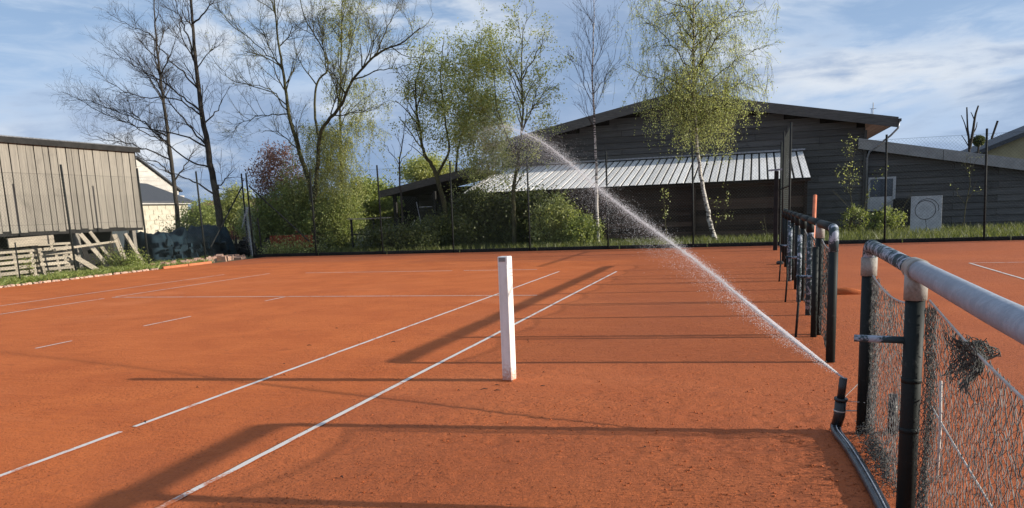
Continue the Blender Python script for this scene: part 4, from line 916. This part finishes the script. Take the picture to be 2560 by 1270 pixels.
t8b.limbs([[(1296, 400), (1250, 300), (1235, 190), (1225, 90)], [(1304, 330), (1340, 260), (1385, 200)], [(1300, 380), (1350, 330), (1400, 300)], [(1305, 240), (1270, 170), (1255, 80)], [(1305, 200), (1345, 130), (1360, 70)], [(1286, 470), (1310, 430), (1345, 385)]], 22.6, .03, PL, dy=1.0)
o = tthing('leafy_tree', P[0], 'airy leafy tree with a straight stem behind the water spray', 'tree', 'trees behind the fence')
t8b.mesh(o, 'trunk', 0, 1, MOSS); t8b.mesh(o, 'twigs', 2, 4, TWIGG)
leaves('crown', np.concatenate([t8b.leaf_points(3, 17, .07), clump_leaves(t8b, [(1225, 290, 55, 90, 6000, .9), (1240, 130, 70, 60, 3000, .9), (1230, 410, 80, 70, 7000, .9), (1340, 230, 60, 110, 2500, .9)], 22.8, 2)]), .072, LEAF_D, o, 91)
# slim bare birch
PS = dict(max=3, start=[.42, .2, .15], dens=[4.4, 4.5, 5.0], ang=[.75, .6, .6], bias=[.35, .25, .1], len=[2.3, 1.2, .55], n=[7, 5, 4], wob=[.07, .1, .14], trop=[.07, .03, .0], rad=[.010, .006, .004])
t9 = Tree(10); P = stem(t9, [(1498, 640), (1494, 560), (1491, 430), (1485, 290), (1481, 190), (1484, 80), (1487, -70)], 22.2, .07, .009, PS)
t9.limbs([[(1483, 240), (1462, 200), (1450, 130), (1440, 30)], [(1484, 235), (1510, 200), (1540, 130), (1560, 60)]], 22.2, .014, PS, dy=.6)
o = tthing('slim_birch', P[0], 'slim white-barked birch with bare crown before the lean-to', 'tree', 'trees behind the fence'); t9.mesh(o, 'trunk', 0, 0, BIRCH); t9.mesh(o, 'twigs', 1, 4, TWIG)
# leaning birch with green veil
PW = dict(max=3, start=[.40, .2, .15], dens=[4.5, 5.5, 5.5], ang=[.95, .7, .7], bias=[.12, -.1, -.3], len=[2.3, 1.3, .8], n=[8, 6, 6], wob=[.1, .14, .15], trop=[.0, -.05, -.16], rad=[.028, .010, .005])
t10 = Tree(12); P = stem(t10, [(1792, 640), (1777, 565), (1760, 480), (1746, 400), (1738, 300), (1735, 150), (1733, 0), (1732, -100)], 23, .10, .016, PW)
t10.limbs([[(1738, 300), (1680, 240), (1640, 200), (1600, 190), (1572, 240)], [(1737, 240), (1800, 180), (1860, 140), (1915, 115)], [(1736, 180), (1680, 110), (1630, 60), (1600, 30)], [(1735, 120), (1800, 60), (1850, 20), (1880, -30)], [(1737, 280), (1800, 230), (1860, 210), (1905, 220)], [(1735, 60), (1690, -10), (1660, -60)], [(1738, 320), (1690, 270), (1650, 260)], [(1739, 320), (1790, 270), (1840, 260)]], 23, .028, PW, dy=1.6)
anc = []
for q in range(190):
    x = 1750+t10.r.normal(0, 62); y_ = 150+t10.r.random()*150; anc.append(at(x, y_, 23+t10.r.normal(0, .7)))
hanging(t10, anc, 1.55, 5, lat=.22)
anc = [at(1735+t10.r.normal(0, 90), t10.r.uniform(-20, 220), 23+t10.r.normal(0, .8)) for q in range(190)]
hanging(t10, anc, 1.0, 4, lat=.35)
o = tthing('leaning_birch', P[0], 'green weeping birch with leaning white trunk before the gable', 'tree', 'trees behind the fence')
t10.mesh(o, 'trunk', 0, 0, BIRCH); t10.mesh(o, 'branches', 1, 1, TWIGG); t10.mesh(o, 'twigs', 2, 4, TWIGG)
leaves('crown', t10.leaf_points(2, 14, .045), .050, LEAF_B, o, 101, .6)
# small saplings and wall shrubs
def sapling(seed, pts, Y, label, nl, lm, lsz=.06, r=.02, m=TWIGG, par=SAP):
    t_ = Tree(seed); P = stem(t_, pts, Y, r, .005, par); o = tthing('young_sapling', P[0], label, 'sapling', 'saplings by the walls')
    t_.mesh(o, 'trunk', 0, 1, m); t_.mesh(o, 'twigs', 2, 3, m)
    if nl: leaves('crown', t_.leaf_points(1, nl, .06), lsz, lm, o, seed)
sapling(21, [(1668, 610), (1662, 540), (1658, 470)], 22.5, 'yellow-green sapling left of the leaning birch', 16, LEAF_B)
sapling(22, [(2402, 612), (2408, 560), (2422, 470), (2425, 395)], 26, 'pale thin sapling against the low building', 3, LEAF_B, .05, .025)
sapling(23, [(2140, 615), (2135, 540), (2125, 470), (2130, 400), (2150, 360)], 28.6, 'climbing shrub on the corner of the dark barn', 7, LEAF_B, .07, .02, par=dict(SAP, dens=[4.5, 3.5, 3.5], len=[1.2, .7, .3]))
sapling(24, [(2165, 615), (2160, 540), (2172, 460), (2200, 440)], 28.8, 'leafy shoot growing up beside the window', 9, LEAF_G, .08, .015, par=dict(SAP, dens=[3.5, 3.5, 3.5], len=[.9, .5, .3]))
sapling(25, [(1905, 612), (1915, 580), (1910, 540)], 23.2, 'small green shoot near the end of the lean-to', 12, LEAF_B, .05, .012)
sapling(26, [(1780, 610), (1790, 560), (1830, 500)], 23.6, 'leafy shoot springing from the leaning birch foot', 14, LEAF_B, .06, .012)
# snag behind
t12 = Tree(30); P = [at(2424, 372, 36), at(2418, 330, 36), at(2418, 268, 36)]
base = P[0].copy(); base[2] = -.1
for pts, r in (([(2424, 560), (2423, 372), (2419, 320), (2417, 268)], .10), ([(2424, 372), (2432, 330), (2438, 290), (2446, 264)], .12), ([(2420, 340), (2412, 310), (2403, 288)], .05), ([(2432, 335), (2440, 320), (2443, 305)], .05), ([(2421, 365), (2412, 350), (2404, 338)], .04), ([(2436, 300), (2430, 286), (2427, 280)], .04)):
    Q = np.array([at(x, y_, 36) for x, y_ in pts]); 
    if pts[0][1] == 560: Q[0][2] = -.1
    t12.seg.append((1, resample(Q, 12), np.linspace(r*.62, r*.3, 12)))
o = tthing('pollarded_tree', (P[0][0], 36), 'dead pollarded tree with stumpy limbs above the low roof'); t12.mesh(o, 'trunk', 0, 2, BARK)
tp_ = at(2447, 352, 37); o = tthing('clipped_bush', (tp_[0], 37), 'small dark clipped ball tree beside the pollarded tree')
tt = Tree(31); tt.seg.append((1, np.array([[tp_[0], 37, -.1], [tp_[0], 37, tp_[2]]]), np.array([.05, .04]))); tt.mesh(o, 'trunk', 0, 2, BARK)
g = tt.r.normal(0, 1, (900, 3)); g /= np.linalg.norm(g, axis=1)[:, None]; leaves('crown', tp_+g*.26*tt.r.uniform(.7, 1.05, (900, 1)), .10, LEAF_I, o, 5)
# bushes: stems and leaf clumps
def bush(seed, name, px, py, rx, ry, Y, depth, n, lsz, lm, label, cat='bush', group='bushes behind the fence', stems=9, sm=TWIGG, K=None):
    n = int(n*2.6); lsz *= 1.12; t_ = Tree(seed); c = at(px, py, Y); kx = .5*np.linalg.norm(at(px+rx, py, Y)-at(px-rx, py, Y)); kz = .5*np.linalg.norm(at(px, py+ry, Y)-at(px, py-ry, Y))
    o = tthing(name, (c[0], Y), label, cat, group); K = K or max(16, n//70)
    g = t_.r.normal(0, 1, (K, 3)); g /= np.linalg.norm(g, axis=1)[:, None]; cc = g*t_.r.uniform(.12, 1.0, (K, 1))**.6*np.array([kx, depth, kz])+c
    cc[:, 2] = np.maximum(cc[:, 2], .1)
    i = t_.r.integers(0, K, n); sp_ = t_.r.uniform(.10, .26, K)*min(1.3, max(.5, kx/1.2))
    P = cc[i]+t_.r.normal(0, 1, (n, 3))*sp_[i][:, None]; P[:, 2] = np.maximum(P[:, 2], .0)
    for q in range(stems):
        e = cc[t_.r.integers(0, K)]; b0 = np.array([c[0]+t_.r.normal(0, kx*.35), Y+t_.r.normal(0, depth*.2), -.05]); m_ = (b0+e)/2+t_.r.normal(0, .12, 3)
        t_.seg.append((1, resample(np.array([b0, m_, e]), 8), np.linspace(.025, .007, 8)))
        t_.seg.append((2, resample(np.array([m_, m_+t_.r.normal(0, .3, 3)+UP*.3, m_+t_.r.normal(0, .5, 3)+UP*.7]), 6), np.linspace(.012, .004, 6)))
    t_.mesh(o, 'stems', 0, 3, sm); leaves('foliage', P, lsz, lm, o, seed+500)
    return o
bush(50, 'plum_bush', 692, 440, 66, 85, 25.5, 1.0, 3600, .07, LEAF_R, 'dark red plum bush above the green hedge', sm=BARK)
bush(51, 'hedge_bush', 660, 560, 55, 75, 25.0, .9, 7000, .075, LEAF_G, 'green bush behind the fence corner brace')
bush(52, 'hedge_bush', 745, 530, 70, 85, 25.0, 1.0, 9000, .075, LEAF_G, 'tall green bush between the brace and the spreading tree')
bush(53, 'hedge_bush', 840, 560, 70, 80, 24.2, .9, 8000, .07, LEAF_G, 'green bush under the weeping birch')
bush(54, 'round_bush', 930, 510, 60, 70, 28, 1.6, 7500, .10, LEAF_G, 'round green bush left of the shed roof')
bush(55, 'round_bush', 1065, 430, 60, 32, 36, 1.5, 3500, .11, LEAF_W, 'pale distant bush above the shed roof')
bush(56, 'ivy_bush', 1190, 560, 75, 85, 23.6, .5, 9000, .085, LEAF_I, 'dark ivy mass left on the lean-to wall')
bush(57, 'ivy_bush', 1330, 560, 90, 80, 23.7, .5, 9000, .085, LEAF_I, 'dark ivy mass covering the middle of the lean-to wall')
bush(58, 'shrub', 1390, 560, 60, 65, 22.4, .6, 3000, .075, LEAF_D, 'spreading green shrub right of the white net post')
bush(59, 'shrub', 1450, 580, 55, 45, 22.2, .6, 2400, .07, LEAF_G, 'low shrub at the foot of the slim birch')
bush(60, 'ivy_bush', 1110, 590, 80, 45, 22.6, .5, 4500, .08, LEAF_I, 'low dark ivy in front of the open shed')
bush(61, 'hedge_bush', 510, 560, 50, 60, 30, 1.0, 5000, .09, LEAF_G, 'green hedge between the cottage and the tall bare tree')
bush(62, 'hedge_bush', 590, 520, 35, 60, 27, .9, 3500, .08, LEAF_D, 'olive bush right of the tall bare tree')
bush(63, 'shrub', 2210, 560, 55, 40, 27.8, .5, 900, .07, LEAF_G, 'green shrub below the window of the low building')
bush(64, 'shrub', 2130, 560, 40, 55, 28.6, .4, 700, .06, LEAF_G, 'thin green shrub at the foot of the dark barn')
bush(65, 'shrub', 1000, 600, 110, 30, 21.6, .5, 4200, .07, LEAF_I, 'dark undergrowth along the fence below the rack')
bush(66, 'shrub', 720, 632, 110, 8, 21.4, .4, 1200, .07, LEAF_D, 'low weeds behind the fence under the red sheet')
bush(67, 'shrub', 45, 655, 45, 22, 11.6, .3, 500, .05, LEAF_G, 'weeds climbing over the pallet stack', 'weeds')
bush(68, 'shrub', 300, 652, 60, 10, 14.6, .5, 900, .05, LEAF_G, 'weeds at the foot of the leaning planks', 'weeds')
bush(69, 'hedge_bush', 470, 600, 70, 30, 24, .6, 3500, .08, LEAF_I, 'dark hedge behind the blue tarpaulin')

# ---------------------------------------------------------------- water
def spray(name, path, n, w0, w1, smin, smax, label, seed, fall=0.0, prof=None, taper=None):
    r = np.random.default_rng(seed); P = smooth_path(path, 200); t = r.random(n) if taper is None else taper(r, n)
    t = np.clip(t, 0, .999); i = (t*199).astype(int); w = (w0+(w1-w0)*t**1.3)
    q = r.normal(0, 1, (n, 3)); heavy = r.random(n)**1.5; q = q*w[:, None]*heavy[:, None]
    C = P[i]+q; C[:, 2] -= fall*r.random(n)**2*t; C = C[C[:, 2] > .01]; n = len(C)
    s = (smin+(smax-smin)*r.random(n)**3)[:, None, None]
    tet = np.array([(1, 1, 1), (1, -1, -1), (-1, 1, -1), (-1, -1, 1)], float)/1.2
    V = C[:, None, :]+tet[None]*s*r.uniform(.6, 1.4, (n, 4, 1)); F = np.array([(0, 1, 2), (0, 3, 1), (0, 2, 3), (1, 3, 2)]); F = (F[None]+4*np.arange(n)[:, None, None]).reshape(-1, 3)
    return C, V.reshape(-1, 3), F
JET = [(8.955, -1.175, .345), (8.71, -.93, .50), (8.46, -.65, .67), (8.18, -.33, .88), (7.85, .03, 1.10), (7.48, .44, 1.33), (7.05, .92, 1.61), (6.66, 1.36, 1.90), (6.2, 1.86, 2.19), (5.63, 2.5, 2.42), (5.1, 3.1, 2.40)]
js = thing('water_jet', (8.955, -1.175, .345), 'white water jet arcing from the sprinkler over the court', 'water'); js['kind'] = 'stuff'
def tp1(r, n): return r.beta(1.0, 1.25, n)
_, v, f = spray('', JET[:10], 60000, .003, .085, .0006, .0023, '', 1, taper=tp1); tag(fast('jet_core', v, f, WATER, js), kind='stuff')
_, v, f = spray('', JET, 34000, .015, .19, .0005, .0019, '', 2, .5, taper=lambda r, n: r.beta(1.5, 1.1, n)); tag(fast('spray', v, f, WATER, js), kind='stuff')
_, v, f = spray('', [JET[i] for i in (5, 7, 8, 9, 10)], 26000, .12, .52, .0004, .0013, '', 3, .8, taper=lambda r, n: r.beta(1.4, 1.2, n)); tag(fast('mist', v, f, WATER, js), kind='stuff')
j0 = np.array(JET[0]); jm = np.array(JET[3]); MB().tube([j0, (j0*2+jm)/3, (j0+2*jm)/3, jm], [.006, .008, .007, .003], 8).build('jet_stream', WATER, js, True)
s2 = thing('water_spray', (-10.9, 20.8, 0), 'fine water spray rising at the far fence corner', 'water'); s2['kind'] = 'stuff'
_, v, f = spray('', [(-10.75, 20.5, .05), (-10.95, 20.7, .8), (-11.2, 21, 1.6), (-11.4, 21.2, 2.1)], 26000, .05, .46, .0012, .0045, '', 5, .9); tag(fast('mist', v, f, WATER, s2), kind='stuff')
_, v, f = spray('', [(-11.5, 21.0, 1.15), (-11.25, 20.9, 1.6), (-11.05, 20.9, 1.95)], 2600, .02, .05, .003, .009, '', 6); tag(fast('jet_core', v, f, WATER, s2), kind='stuff')
